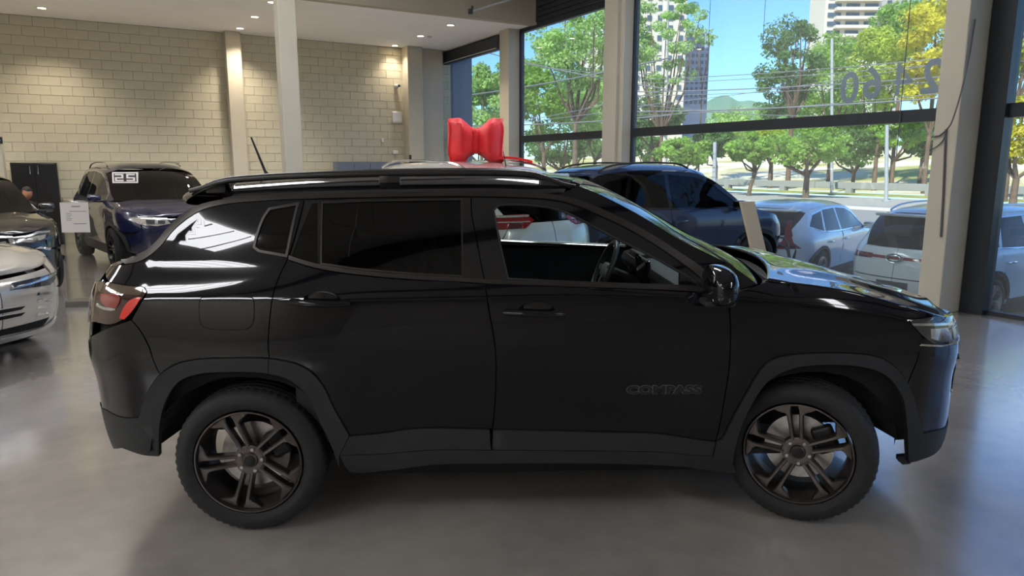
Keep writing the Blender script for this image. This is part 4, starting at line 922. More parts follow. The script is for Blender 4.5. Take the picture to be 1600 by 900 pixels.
    def rf(s, t):
        x = ex[0]+(ex[-1]-ex[0])*s; v = 2*t-1; a = abs(v); xx = x+(.12*sstep(.75, 1, s)-.06*sstep(.2, 0, s))*(1-a*a)
        return (xx, v*np.interp(x, ex, ey), np.interp(x, ex, ez)+(ztop(x)-np.interp(x, ex, ez))*(1-a**4))
    surf('roof', rf, 24, 17, paint, root)
    wsl = [q for q in te if q[0] >= ex[-1]-1e-6 and q[0] > 0]; wsl.sort(key=lambda q: q[0])
    def wsp(s, t):
        i = s*(len(wsl)-1); j = min(int(i), len(wsl)-2); q = np.array(wsl[j])*(1-(i-j))+np.array(wsl[j+1])*(i-j); p = up.pt(*q); v = 2*t-1; b = 1-abs(v)**2.2
        return (p[0]+b*(.12+.12*s), v*p[1], p[2]+b*.06*(1-s))
    surf('windscreen', wsp, 12, 13, glass, root)
    rl = [q for q in te if q[0] <= ex[0]+1e-6]; rl.sort(key=lambda q: -q[0])
    def rwp(s, t):
        i = s*(len(rl)-1); j = min(int(i), len(rl)-2); q = np.array(rl[j])*(1-(i-j))+np.array(rl[j+1])*(i-j); p = up.pt(*q); v = 2*t-1
        return (p[0]-.08*(1-v*v), v*p[1], p[2]+.05*sz*(1-abs(v)**4)*(1-s))
    surf('rear_window', rwp, 10, 13, TINT if cabin else GLOSSB, root)
    sp_ = MB(); sp_.box((ex[0]-.10, 0, ez[0]+.045*sz), (.26, 1.14*kw, .04), .015); sp_.build('spoiler', paint, root, smooth=40)
    cr2 = lambda s: X(1.06)+(uF-.02-X(1.06))*s
    def hd(s, t):
        v = 2*t-1; a = abs(v); u = cr2(s); p = sh.pt(u, zc(u)-.004); b = 1-a**2.2
        return (p[0]+.16*b*(1-s)**1.5, (1 if v >= 0 else -1)*a*p[1], p[2]+b*(.045)+.014*math.exp(-((a-.6)/.12)**2)*sstep(0, .2, s)*sstep(1, .7, s))
    surf('hood', hd, 30, 21, paint, root, thick=.01)
    surf('cowl', lambda s, t: tuple(np.array(wsp(1, t))*(1-s)+(np.array(hd(0, t))+np.array([.02, 0, -.03]))*s+np.array([0, 0, -.012])), 3, 13, PLASTIC, root)
    if rails:
        for sd in (-1, 1):
            b = MB(); pts = []
            for i in range(14):
                s_ = i/13; x = X(-1.45)+(X(.15)-X(-1.45))*s_; h = sstep(0, 1, min(1, s_/.12, (1-s_)/.12)); pts.append((x, sd*(np.interp(x, ex, ey)-.07), ztop(x)-.035+.045*h))
            b.tube(pts, .014, 6); b.build('roof_rail', trim if trim is not None else PLASTIC, root, smooth=50)
    # lamps and faces
    def patch(nm, poly, m, par=root, off=.006, thick=.006, both=True): return panel(nm, sh, P2(poly) if True else poly, m, par, off=off, gap=0, thick=thick, both=both, step=.06)
    UC = uF/sx; UR = uR/sx
    if front: front(root, patch, UC, sh, X, Z, hd)
    else:
        h = patch('headlight', [(1.90, .90), (2.10, .86), (2.22, .80), (2.22, .74), (2.05, .74), (1.93, .80)], CLEARL)[0]; patch('grille', [(2.26, .80), (UC, .80), (UC, .60), (2.28, .60)], GLOSSB)
    if rear: rear(root, patch, UR, sh, X, Z)
    else: patch('tail_lamp', [(-1.93, .98), (-2.22, 1.0), (-2.26, .86), (-1.95, .84)], REDL)
    patch('number_plate_recess', [(UR, .62), (-2.33, .62), (-2.33, .50), (UR, .50)], PLASTIC)
    for sd in (-1, 1):
        b = MB(); b.box((X(.86), sd*(hw+.075), Z(1.12)), (.12, .20, .13), .045); mi = b.build('door_mirror', paint, root, smooth=60)
        b = MB(); b.box((X(.86)-.062, sd*(hw+.075), Z(1.12)), (.006, .16, .10), .003); b.build('mirror_glass', CHROME, mi); b = MB(); b.box((X(.90), sd*(hw-.02), Z(1.075)), (.10, .14, .035), .01); b.build('mirror_foot', PLASTIC, mi)
        for x in (-.20, -.98):
            p = sh.pt(X(x), Z(.92)); b = MB(); b.tube([(X(x)-.11, sd*(p[1]+.008), Z(.92)), (X(x)-.09, sd*(p[1]+.03), Z(.92)), (X(x)+.09, sd*(p[1]+.03), Z(.92)), (X(x)+.11, sd*(p[1]+.008), Z(.92))], [.012, .016, .016, .012], 6); b.build('door_handle', trim if trim is not None else paint, root, smooth=60)
    panel('inner_body', sh, [(uR, .3), (-ax-ra-.02, .3)]+ra_+[(-ax+ra+.02, .27), (ax-ra-.02, .27)]+fa+[(ax+ra+.02, .3), (uF, .3), (uF, Z(.80)), (X(1.2), Z(1.0)), (uR, Z(1.0))], VOID, root, both=True, off=-.03, gap=0, thick=0, step=.12)
    b = MB(); b.box((0, 0, .27), (X(3.2), 1.3, .06)); b.box((0, 0, Z(.8)), (X(2.2), 1.5, .5)); b.build('underbody', VOID, root)
    if cabin:
        for y in (-.38, .38):
            b = MB(); b.box((X(-.25), y, Z(1.1)), (.14, .46, .5), .05); b.box((X(-.30), y, Z(1.40)), (.09, .26, .15), .04); b.build('front_seat', INT, root, smooth=50)
        b = MB(); b.box((X(-1.25), 0, Z(1.1)), (.14, 1.2, .5), .05); b.build('rear_bench', INT, root, smooth=50)
    for x, st in ((-ax, 0), (ax, steer)):
        for sd in (-1, 1): gen_wheel(root, x, sd, hw, rw, st, alloy)
    return root
def paintm(name, c, metal=0.0, rough=.25): return mat(name, c, rough=rough, coat=1.0, metal=metal, noise=0)
# --- navy SUV with the 25 card
def face_navy(root, patch, UC, sh, X, Z, hd):
    h = patch('headlight', [(1.86, .86), (2.02, .875), (2.24, .83), (2.27, .76), (2.15, .73), (1.98, .76)], CLEARL)[0]; patch('lamp_strip', [(1.90, .865), (2.05, .875), (2.25, .835), (2.25, .82), (2.05, .86)], CHROME, h, .014)
    patch('lamp_bowl', [(2.05, .83), (2.14, .82), (2.13, .765), (2.05, .77)], LAMPB, h, .016); patch('lamp_bowl', [(2.17, .815), (2.23, .80), (2.22, .76), (2.16, .765)], LAMPB, h, .016)
    g = patch('grille', [(2.29, .82), (UC, .83), (UC, .58), (2.31, .60)], GLOSSB)[0]
    for k in range(4): patch('grille_bar', [(2.29, .79-.05*k), (UC, .80-.05*k), (UC, .785-.05*k), (2.29, .775-.05*k)], CHROME, g, .016)
    patch('fog_lamp', [(2.10, .52), (2.25, .50), (2.25, .42), (2.12, .42)], GLOSSB)
navy = gcar('navy blue SUV behind the acrylic stand with a white 25 card in its windscreen', (-6.72, 13.05), math.radians(-49), paintm('navy_car_paint', (.006, .008, .035)), L=4.5, Ht=1.72, front=face_navy, alloy='alloy_black', steer=0)
# --- black SUV at the left
def face_black(root, patch, UC, sh, X, Z, hd):
    h = patch('headlight', [(1.88, .88), (2.05, .88), (2.25, .80), (2.25, .70), (2.08, .73), (1.92, .80)], LAMPB)[0]; patch('lamp_strip', [(1.90, .87), (2.05, .875), (2.22, .80), (2.22, .785), (2.05, .85), (1.93, .85)], LAMPG, h, .012); patch('lamp_bowl', [(1.98, .83), (2.12, .82), (2.2, .77), (2.12, .745), (2.0, .79)], CLEARL, h, .012)
    g = patch('grille', [(2.27, .82), (UC, .84), (UC, .42), (2.35, .45), (2.25, .60)], VOID)[0]
    gr = panel('grille_frame', sh, [(X(2.245), Z(.835)), (X(UC), Z(.855)), (X(UC), Z(.835)), (X(2.275), Z(.815)), (X(2.26), Z(.60)), (X(2.36), Z(.45)), (X(UC), Z(.42)), (X(UC), Z(.40)), (X(2.34), Z(.43)), (X(2.235), Z(.60))], CHROME, g, off=.016, gap=0, thick=.012, both=True, step=.04)
    for r in range(7):
        for c in range(3): patch('grille_stud', [(2.29+.035*c, .79-.045*r), (2.31+.035*c, .79-.045*r), (2.31+.035*c, .77-.045*r), (2.29+.035*c, .77-.045*r)], LAMPG, g, .012, .003)
    it = patch('side_intake', [(1.98, .56), (2.22, .60), (2.22, .42), (2.02, .42)], VOID)[0]
    for r in range(5): patch('intake_bar', [(2.0, .545-.027*r), (2.22, .575-.03*r), (2.22, .565-.03*r), (2.0, .537-.027*r)], LAMPG, it, .012, .004)
    patch('chrome_blade', [(1.93, .66), (2.05, .69), (2.2, .64), (2.2, .625), (2.05, .665), (1.95, .63)], CHROME); patch('fog_lamp', [(2.0, .38), (2.1, .38), (2.1, .33), (2.0, .33)], CLEARL)
gcar('black SUV with studded grille at the left edge, beside the acrylic stand', (-8.0, 10.05), math.radians(-42), paintm('black_car_paint_left', (.008, .007, .006)), L=4.6, Ht=1.64, front=face_black)
# --- pale silver nose at the left edge
def face_silver(root, patch, UC, sh, X, Z, hd):
    h = patch('headlight', [(1.80, .80), (2.0, .80), (2.28, .79), (2.30, .73), (2.05, .70)], LAMPB)[0]; patch('lamp_strip', [(1.83, .795), (2.0, .79), (2.28, .745), (2.28, .735), (2.0, .765)], LAMPG, h, .012)
    for k in range(4): patch('bumper_slat', [(1.98+.02*k, .62-.065*k), (2.16, .66-.065*k), (2.17, .635-.065*k), (2.0+.02*k, .605-.065*k)], CHROME); 
    for k in range(2): patch('grille_slot', [(2.24, .56-.06*k), (UC, .57-.06*k), (UC, .535-.06*k), (2.26, .535-.06*k)], VOID); patch('grille_bar', [(2.24, .57-.06*k), (UC, .58-.06*k), (UC, .57-.06*k), (2.25, .562-.06*k)], CHROME)
    patch('lower_lip', [(1.93, .36), (2.1, .30), (UC, .30), (UC, .24), (2.1, .24), (1.9, .31)], LAMPG, off=.012); patch('lower_intake', [(2.05, .38), (UC, .38), (UC, .32), (2.1, .31)], VOID)
gcar('pale silver car with slatted bumper at the left edge, nearest of the left row', (-6.50, 6.50), math.radians(-18), paintm('silver_pearl_paint', rgb(205, 198, 188), .25), L=4.7, Ht=1.52, front=face_silver, clad=False)
# --- white SUV wearing the bow
def rear_white(root, patch, UR, sh, X, Z):
    t = patch('tail_lamp', [(-1.86, 1.16), (-2.24, 1.17), (-2.30, 1.11), (-2.22, 1.04), (-1.93, 1.03)], REDL)[0]; patch('lamp_band', [(-1.90, 1.10), (-2.26, 1.10), (-2.26, 1.09), (-1.90, 1.09)], CLEARL, t, .014, .004); patch('lamp_top', [(-1.88, 1.155), (-2.26, 1.16), (-2.26, 1.14), (-1.88, 1.135)], CLEARL, t, .014, .004)
wsuv = gcar('silver-white SUV carrying the red bow, beyond the black SUV', (-1.02, 8.98), math.radians(132), paintm('pearl_white_paint', rgb(206, 204, 198), .1), L=4.5, Ht=1.72, rear=rear_white)
# --- blue-black SUV further right
gcar('dark blue SUV behind the windscreen of the black SUV', (2.12, 10.65), math.radians(24), paintm('deep_blue_paint', (.012, .022, .06)), L=4.0, Ht=1.70, alloy='alloy_black', trim=None, pillar=GLOSSB)
# --- cars outside
def rear_wagon(root, patch, UR, sh, X, Z):
    patch('tail_lamp', [(-1.88, .86), (-2.16, .84), (-2.30, .92), (-2.15, .97), (-2.12, 1.08), (-2.03, 1.09), (-2.0, .96)], REDL)
    s = panel('upper_tail_lamp', Shell(sh.W, sh.xf, sh.xr, sh.xf1, sh.xr1, .95, .95), [(X(-2.12), Z(1.07)), (X(-2.06), Z(1.35)), (X(-2.0), Z(1.35)), (X(-2.01), Z(1.07))], REDL, root, off=.012, gap=0, thick=.01, both=True)
WPM = paintm('white_car_paint', rgb(232, 232, 232))
wag = gcar('white wagon with tall red tail lamps parked outside the wide window', (5.77, 14.08), math.radians(48), WPM, L=4.6, Ht=1.53, z0=-.5, rails=False, rear=rear_wagon)
def rear_wsuv(root, patch, UR, sh, X, Z):
    patch('light_bar', [(-2.0, .97), (UR, .97), (UR, .93), (-2.0, .93)], REDL); patch('tail_lamp', [(-1.90, .985), (-2.25, .985), (-2.25, .915), (-1.93, .90)], mat('dark_red_lens', (.12, .01, .012), rough=.1, coat=1))
    b = MB(); b.lathe([(.055, -.006), (.07, 0), (.085, -.006)], 28, axis='x'); V = [(v[0]+sh.pt(UR*X(1)/1, Z(.93))[0]-.025, v[1]*1.5, v[2]*.75+Z(.95)) for v in b.V]; mesh('oval_badge', V, b.F, CHROME, root, smooth=True)
ws2 = gcar('white SUV with oval badge parked outside, partly behind the broad column', (7.20, 10.85), TH, paintm('white_car_paint_two', rgb(222, 224, 228)), L=4.4, Ht=1.62, z0=-.5, rear=rear_wsuv)
gcar('white car parked outside beyond the right-hand railing', (10.6, 9.6), TH, paintm('white_car_paint_three', rgb(236, 234, 230)), L=4.3, Ht=1.5, z0=-.5, rails=False, name='car')
# --- 25 card inside the navy windscreen
def on_car(root, p):
    a = root.rotation_euler.z; return (root.location.x+math.cos(a)*p[0]-math.sin(a)*p[1], root.location.y+math.sin(a)*p[0]+math.cos(a)*p[1], root.location.z+p[2])
# =================================================================== small things indoors
RED = mat('red_satin', rgb(236, 22, 34), rough=.55, sheen=.3, noise=.08, nscale=12)
def bow(loc, rz):
    e = thing('gift_bow', 'big red fabric gift bow on the roof of the silver-white SUV', 'bow', loc, rz)
    for sd, nm in ((-1, 'loop'), (1, 'loop')):
        V = []; nu, nv = 25, 28
        for i in range(nu):
            s = i/(nu-1); w = .15+.11*sstep(0, .62, s)-.0*s
            for j in range(nv):
                a = 2*math.pi*j/nv; ca, sa = math.cos(a), math.sin(a)
                rx = .09+.12*math.sin(math.pi*min(s*1.1, 1)); fold = 1+.05*math.sin(7*a+3*s)*(1-s)+.03*math.sin(11*a)
                V.append((sd*(.02+.30*s)+.012*math.sin(5*a)*s, rx*math.copysign(abs(ca)**.8, ca)*fold*(1 if s < .9 else 1-.0*(s-.9)), w*math.copysign(abs(sa)**.6, sa)*fold))
        Fc = []
        for i in range(nu-1):
            for j in range(nv): Fc.append((i*nv+j, i*nv+(j+1) % nv, (i+1)*nv+(j+1) % nv, (i+1)*nv+j))
        Fc.append(tuple((nu-1)*nv+j for j in range(nv))); Fc.append(tuple(range(nv))[::-1])
        o = mesh('loop', V, Fc, RED, e); autosmooth(o, 50); o.location = (0, 0, .27)
    b = MB(); b.box((0, 0, .27), (.13, .26, .30), .06); b.build('knot', RED, e, smooth=60)
    for sd, L in ((1, .62), (-1, .25)):
        V = []; n = 16
        for i in range(n):
            s = i/(n-1); x = sd*(.04+L*s); z = .20-.19*sstep(0, .35, s)+.05*math.sin(math.pi*s)*(1 if sd > 0 else .3); w = .06+.05*s
            V += [(x, -w-.1*s, z), (x, w-.1*s, z+.01), (x, w-.1*s, z+.035), (x, -w-.1*s, z+.03)]
        Fc = [(4*i+a, 4*i+(a+1) % 4, 4*i+4+(a+1) % 4, 4*i+4+a) for i in range(n-1) for a in range(4)]+[(0, 1, 2, 3), (4*n-1, 4*n-2, 4*n-3, 4*n-4)]
        o = mesh('ribbon_tail', V, Fc, RED, e); autosmooth(o, 50)
q = at_y(744, 262, 8.6); bow((q[0], q[1], 1.715), math.radians(3))
b = MB(); q = at_y(791, 262, 8.0); b.tube([q, at_y(786, 236, 8.02)], [.008, .004], 6); b.box(q, (.05, .09, .03), .01); o = b.build('antenna', PLASTIC); o.parent = wsuv; o.matrix_parent_inverse = (Matrix.Translation(wsuv.location) @ Matrix.Rotation(wsuv.rotation_euler.z, 4, 'Z')).inverted()
# 25 card, lying against the windscreen
def quad_card(name, pts, m, label, cat, th=.004):
    a, b_, c, d = [Vector(p) for p in pts]; n = (b_-a).cross(d-a).normalized()*th; V = [a, b_, c, d, a+n, b_+n, c+n, d+n]
    o = mesh(name, V, [(3, 2, 1, 0), (4, 5, 6, 7), (0, 1, 5, 4), (1, 2, 6, 5), (2, 3, 7, 6), (3, 0, 4, 7)], m); return tag(o, label, cat)
PAPER = mat('white_card', rgb(226, 220, 214), rough=.6)
def wscreen_pt(px, py, d): r = ray(px, py); return tuple(np.array([0, 0, H_CAM])+r*d)
bpy.context.view_layer.update()
def hit_car(root, px, py, back=.0):
    """where a line of sight meets a car's windscreen"""
    dg = bpy.context.evaluated_depsgraph_get(); best = None; r = Vector(ray(px, py)).normalized(); o0 = Vector((0, 0, H_CAM))
    for ch in root.children:
        if ch.type != 'MESH' or not ch.name.startswith(('windscreen', 'hood', 'roof')): continue
        M = ch.matrix_world; Mi = M.inverted(); ok, loc, nr, _ = ch.ray_cast(Mi @ o0, (Mi.to_3x3() @ r).normalized())
        if ok:
            w = M @ loc; t = (w-o0).length
            if best is None or t < best[0]: best = (t, w)
    return (best[1]-r*back) if best else None
cs = [hit_car(navy, *p, back=.012) for p in ((176, 286), (216, 286), (216, 269), (175, 269))]
print('card', cs)
if any(c is None for c in cs): cs = [Vector(wscreen_pt(p[0], p[1], 11.6)) for p in ((176, 286), (216, 286), (216, 269), (175, 269))]
card = quad_card('windscreen_card', cs, PAPER, 'white card with dark number 25 in the navy SUV windscreen', 'card')
ux = (cs[1]-cs[0]).normalized(); wd = (cs[1]-cs[0]).length; ht = (cs[3]-cs[0]).length; uz = (cs[3]-cs[0]).normalized(); un = ux.cross(uz).normalized(); cc = sum(cs, Vector())/4+un*.006
INK = mat('dark_print', (.015, .015, .02), rough=.6)
def bars(par, rects, m, nm, off):
    b = MB()
    for x, z, w_, h_ in rects:
        q = [cc+ux*(sx_*wd)+uz*(sz_*ht)+un*off for sx_, sz_ in ((x, z), (x+w_, z), (x+w_, z+h_), (x, z+h_))]; b.add([tuple(p) for p in q], [(0, 1, 2, 3)])
    o = b.build(nm, m, fix=False); o.parent = par; return o
# dark field with pale block digits, drawn as bars
bars(card, [(-.44, -.38, .88, .76)], INK, 'card_field', 0.0)
T = .13
two = [(-.40, .20, .34, T), (-.14, -.03, .08, .25), (-.40, -.09, .34, T), (-.40, -.32, .08, .25), (-.40, -.34, .34, T)]
five = [(.05, .20, .34, T), (.05, -.03, .08, .25), (.05, -.09, .34, T), (.31, -.32, .08, .25), (.05, -.34, .34, T)]
bars(card, two, PAPER, 'digit_two', .002); bars(card, five, PAPER, 'digit_five', .002)
# acrylic stand with a price sheet
ACR = glass_mat('acrylic', (.95, .95, .92), .90, .02)
g0 = on_z(131, 477, 0); sx0 = np.array([math.cos(math.radians(4)), math.sin(math.radians(4)), 0])
st = thing('display_stand', 'clear acrylic stand holding a white printed sheet, left of the black SUV tail', 'display stand', (g0[0], g0[1], 0), math.radians(4))
b = MB(); b.box((0, .03, .035), (.34, .26, .07), .006); b.build('stand_base', mat('brushed_plate', (.30, .29, .27), rough=.35, metal=.6), st)
b = MB(); b.box((0, 0, .68), (.33, .008, 1.22), .002, R=Matrix.Rotation(math.radians(-3), 3, 'X')); b.build('acrylic_sheet', ACR, st)
def lean(x, z, y=-.012): return (x, y+(z-.68)*math.tan(math.radians(3))*1.0, z)
zt_, zb_ = 1.26, .90
sh_ = mesh('printed_sheet', [lean(-.165, zb_), lean(.165, zb_), lean(.165, zt_), lean(-.165, zt_), lean(-.165, zb_, -.009), lean(.165, zb_, -.009), lean(.165, zt_, -.009), lean(-.165, zt_, -.009)], [(0, 1, 2, 3), (7, 6, 5, 4), (0, 4, 5, 1), (1, 5, 6, 2), (2, 6, 7, 3), (3, 7, 4, 0)], PAPER, st)
b = MB()
for x, z, w_, h_ in [(-.03, 1.205, .10, .014), (-.06, 1.15, .20, .007), (-.10, 1.125, .06, .006), (-.10, 1.105, .07, .006), (-.10, 1.085, .05, .006), (-.10, 1.065, .07, .006), (-.10, 1.045, .06, .006), (-.02, 1.00, .15, .009)]:
    b.add([lean(x, z, -.0135), lean(x+w_, z, -.0135), lean(x+w_, z+h_, -.0135), lean(x, z+h_, -.0135)], [(0, 1, 2, 3)])
b.build('printed_lines', mat('grey_print', (.25, .25, .27), rough=.7), sh_, fix=False)
# black cabinet, blue-grey boards by the back wall
x0, z1 = on_back(15, 254, -.5); x1, _ = on_back(88, 254, -.5)
cab = tag(rbox('cabinet', x0, x1, -.5, -.06, 0, z1, mat('black_cabinet', (.014, .014, .015), rough=.35), bev=.006), 'tall black two-door cabinet against the block wall at far left', 'cabinet')
for k in (0, 1):
    a = x0+.01+k*(x1-x0-.01)/2; d = rbox('door', a, a+(x1-x0-.03)/2, -.52, -.50, .05, z1-.02, mat('black_cabinet', (0, 0, 0)), cab, bev=.004)
    xh = (x0+x1)/2+(.07 if k else -.07); b = MB(); b.tube([(xh, -.522, z1-.25), (xh, -.55, z1-.23), (xh, -.55, z1-.09), (xh, -.522, z1-.07)], .009, 8); b.build('handle', CHROME, d, smooth=50)
x0, z1 = on_back(527, 253, -.8); x1, _ = on_back(626, 253, -.8); bb = tag(rbox('lockers', x0, x1, -.8, -.4, 0, z1, mat('blue_grey_board', rgb(96, 104, 122), rough=.5), bev=.004), 'low blue-grey cabinets against the block wall beside the corner', 'cabinet')
for k in range(4): a = x0+(x1-x0)*k/4; rbox('door', a+.01, a+(x1-x0)/4-.01, -.82, -.80, .06, z1-.04, MATS['blue_grey_board'], bb, bev=.004)
x0, z1 = on_back(590, 256, -.45); tag(rbox('meter_panel', x0-1.0, x0-.45, -.05, -.02, z1-.3, z1, mat('pale_green_panel', rgb(176, 180, 160), rough=.6), bev=.004), 'flush pale hatch in the block wall left of the blue-grey cabinets', 'hatch')
Yb = -1.3; x0, z1 = on_back(641, 242, Yb); x1, z2 = on_back(697, 252, Yb)
b = MB(); b.box((x0, Yb, z1/2), (.05, .05, z1)); b.box(((x0+x1)/2, Yb, z2-.02), (x1-x0, .05, .07)); b.box((x1, Yb, z2/2), (.05, .05, z2)); b.box(((x0+x1)/2, Yb, .02), (x1-x0+.2, .4, .04)); o = room(b.build('black_frame_rack', DARKF)); tag(o, 'black metal frame rack in the far corner by the glass', 'rack')
# leaning board by the glass
a = Vector(at_y(1169, 315, 9.35)); c = Vector(at_y(1188, 396, 9.1)); d_ = (c-a); c2 = a+d_*((a.z-.0)/(a.z-c.z))
b = MB(); w2 = Vector((.095, .03, 0)); th = Vector((-.02, .05, 0)); V = [a-w2, a+w2, c2+w2, c2-w2]; V += [v+th for v in V]
b.add(V, [(0, 1, 2, 3), (7, 6, 5, 4), (0, 4, 5, 1), (1, 5, 6, 2), (2, 6, 7, 3), (3, 7, 4, 0)]); tag(b.build('leaning_board', mat('beige_board', rgb(172, 160, 138), rough=.6)), 'narrow beige leaning board between the dark blue SUV and the white wagon', 'board')
# seated man behind the black SUV at the left
def skin_body(name, chains, m, parent, sub=2):
    V = []; E = []; R = []; idx = {}
    for ch in chains:
        prev = None
        for p in ch:
            key = tuple(round(c, 4) for c in p[:3])
            if key not in idx: idx[key] = len(V); V.append(p[:3]); R.append(p[3])
            if prev is not None and prev != idx[key]: E.append((prev, idx[key]))
            prev = idx[key]
    me = bpy.data.meshes.new(name); me.from_pydata(V, E, []); o = link(name, me, m, parent)
    sk = o.modifiers.new('skin', 'SKIN'); sk.use_smooth_shade = True
    for i, r in enumerate(R): r_ = r if hasattr(r, '__len__') else (r, r); me.skin_vertices[0].data[i].radius = r_
    me.skin_vertices[0].data[0].use_root = True
    s = o.modifiers.new('sub', 'SUBSURF'); s.levels = sub; s.render_levels = sub; return o
SKIN = mat('skin', rgb(176, 122, 92), rough=.55); HAIR = mat('dark_hair', (.012, .009, .007), rough=.6); SHIRT = mat('black_shirt', (.012, .012, .014), rough=.8); TROU = mat('dark_trousers', (.02, .022, .03), rough=.8)
hp_ = at_y(36, 300, 12.9)
man = thing('person', 'seated man with short dark hair and black shirt, beyond the black SUV at left', 'person', (hp_[0], hp_[1], 0), math.radians(-20))
hz = hp_[2]; zs = .46
skin_body('clothed_body', [[(0, 0, zs+.10, .16), (.0, 0, zs+.25, (.15, .13)), (.03, 0, zs+.42, (.17, .13)), (.05, 0, zs+.53, (.15, .10)), (.06, 0, zs+.60, .06)],
    [(.05, 0, zs+.53, .15), (.05, .19, zs+.50, .065), (.12, .24, zs+.27, .05), (.34, .19, zs+.20, .038)], [(.05, 0, zs+.53, .15), (.05, -.19, zs+.50, .065), (.12, -.24, zs+.27, .05), (.34, -.19, zs+.20, .038)]], SHIRT, man)
skin_body('trousers', [[(0, 0, zs+.10, .155), (.05, .10, zs+.05, .10), (.46, .13, zs+.03, .075), (.48, .13, .25, .055), (.46, .13, .09, .045)], [(0, 0, zs+.10, .155), (.05, -.10, zs+.05, .10), (.46, -.13, zs+.03, .075), (.48, -.13, .25, .055), (.46, -.13, .09, .045)]], TROU, man)
for sd in (-1, 1):
    skin_body('hand', [[(.34, sd*.19, zs+.20, .03), (.40, sd*.18, zs+.205, (.04, .018)), (.435, sd*.175, zs+.20, (.036, .015))]]+[[(.435, sd*.175, zs+.20, (.036, .015)), (.455, sd*(.145+.02*k), zs+.20, .010), (.50-.006*abs(k-1.5), sd*(.142+.021*k), zs+.185, .008)] for k in range(4)]+[[(.38, sd*.18, zs+.205, .02), (.40, sd*.135, zs+.20, .010), (.43, sd*.12, zs+.19, .009)]], SKIN, man, 1)
    b = MB(); b.box((.53, sd*.13, .045), (.27, .10, .09), .035); b.build('shoe', HAIR, man, smooth=50)
V = []; n1, n2 = 24, 18
for i in range(n1):
    for j in range(n2+1):
        a, bb_ = 2*math.pi*i/n1, math.pi*j/n2; x, y, z = math.sin(bb_)*math.cos(a), math.sin(bb_)*math.sin(a), math.cos(bb_)
        w_ = 1-.22*sstep(0, -1, z); fx = .095*x*w_; 
        if x > .5 and abs(y) < .35: fx += .016*math.exp(-((z+.15)/.18)**2)*math.exp(-(y/.16)**2)-.006*math.exp(-((z-.10)/.12)**2)
        V.append((fx+.01, .075*y*w_, .118*z))
head = mesh('head', V, [(i*(n2+1)+j, ((i+1) % n1)*(n2+1)+j, ((i+1) % n1)*(n2+1)+j+1, i*(n2+1)+j+1) for i in range(n1) for j in range(n2)], SKIN, man, smooth=True); head.location = (.09, 0, zs+.735); head.rotation_euler = (0, .35, 0)
V2 = [(v[0]*1.07-.012, v[1]*1.08, v[2]*1.06+.006) for v in V]; Fh = [f for f in [(i*(n2+1)+j, ((i+1) % n1)*(n2+1)+j, ((i+1) % n1)*(n2+1)+j+1, i*(n2+1)+j+1) for i in range(n1) for j in range(n2)] if all((V[k][2] > .045 or V[k][0] < -.01) and V[k][2] > -.06 for k in f)]
mesh('hair', V2, Fh, HAIR, head, smooth=True)
for sd in (-1, 1):
    b = MB(); b.lathe([(.0005, -.006), (.012, -.003), (.016, .004), (.012, .01)], 10, axis='y', c=(.0, sd*.078, -.01)); b.build('ear', SKIN, head, smooth=60)
    b = MB(); b.lathe([(.0005, -.009), (.008, -.005), (.010, .0), (.0005, .009)], 10, axis='y', c=(.092, sd*.030, .012)); b.build('eye', HAIR, head, smooth=60)
b = MB(); b.box((.088, 0, -.062), (.014, .04, .007), .003); b.build('mouth', mat('lips', rgb(140, 80, 70), rough=.5), head)
ch = thing('office_chair', 'black office chair under the seated man at far left', 'chair', (hp_[0], hp_[1], 0), math.radians(-20))
b = MB(); b.box((.05, 0, .425), (.48, .48, .08), .03); b.build('seat', VOID, ch, smooth=50); b = MB(); b.box((-.24, 0, .78), (.06, .44, .5), .025); b.build('backrest', VOID, ch, smooth=50)
b = MB(); b.tube([(0, 0, .08), (0, 0, .40)], .03); b.tube([(-.2, 0, .40), (-.27, 0, .6)], .02); b.build('gas_post', CHROME, ch, smooth=50)
for k in range(5):
    a = 2*math.pi*k/5; b = MB(); b.tube([(0, 0, .10), (.28*math.cos(a), .28*math.sin(a), .06)], .02); b.box((.28*math.cos(a), .28*math.sin(a), .03), (.05, .05, .06), .015); b.build('chair_leg', VOID, ch, smooth=50)
# =================================================================== outdoors beyond the glass
ASPH = mat('asphalt', rgb(150, 146, 142), rough=.9, noise=.12, nscale=6, bump=.2, bscale=80)
GZ = -.5
def oquad(name, x0, x1, y0, y1, z, m, kind='structure'):
    o = room(mesh(name, [(x0, y0, z), (x1, y0, z), (x1, y1, z), (x0, y1, z)], [(0, 1, 2, 3)], m)); o['kind'] = kind; return o
oquad('parking_ground', .12, 24, -70, 120, GZ, ASPH)
oquad('street', 24, 36, -120, 160, GZ+.01, mat('street_asphalt', rgb(176, 170, 160), rough=.9, noise=.08, nscale=2))
struct(rbox('trim_kerb', 24.0, 24.25, -120, 160, GZ, GZ+.14, mat('kerb_concrete', rgb(214, 208, 196), rough=.8)))
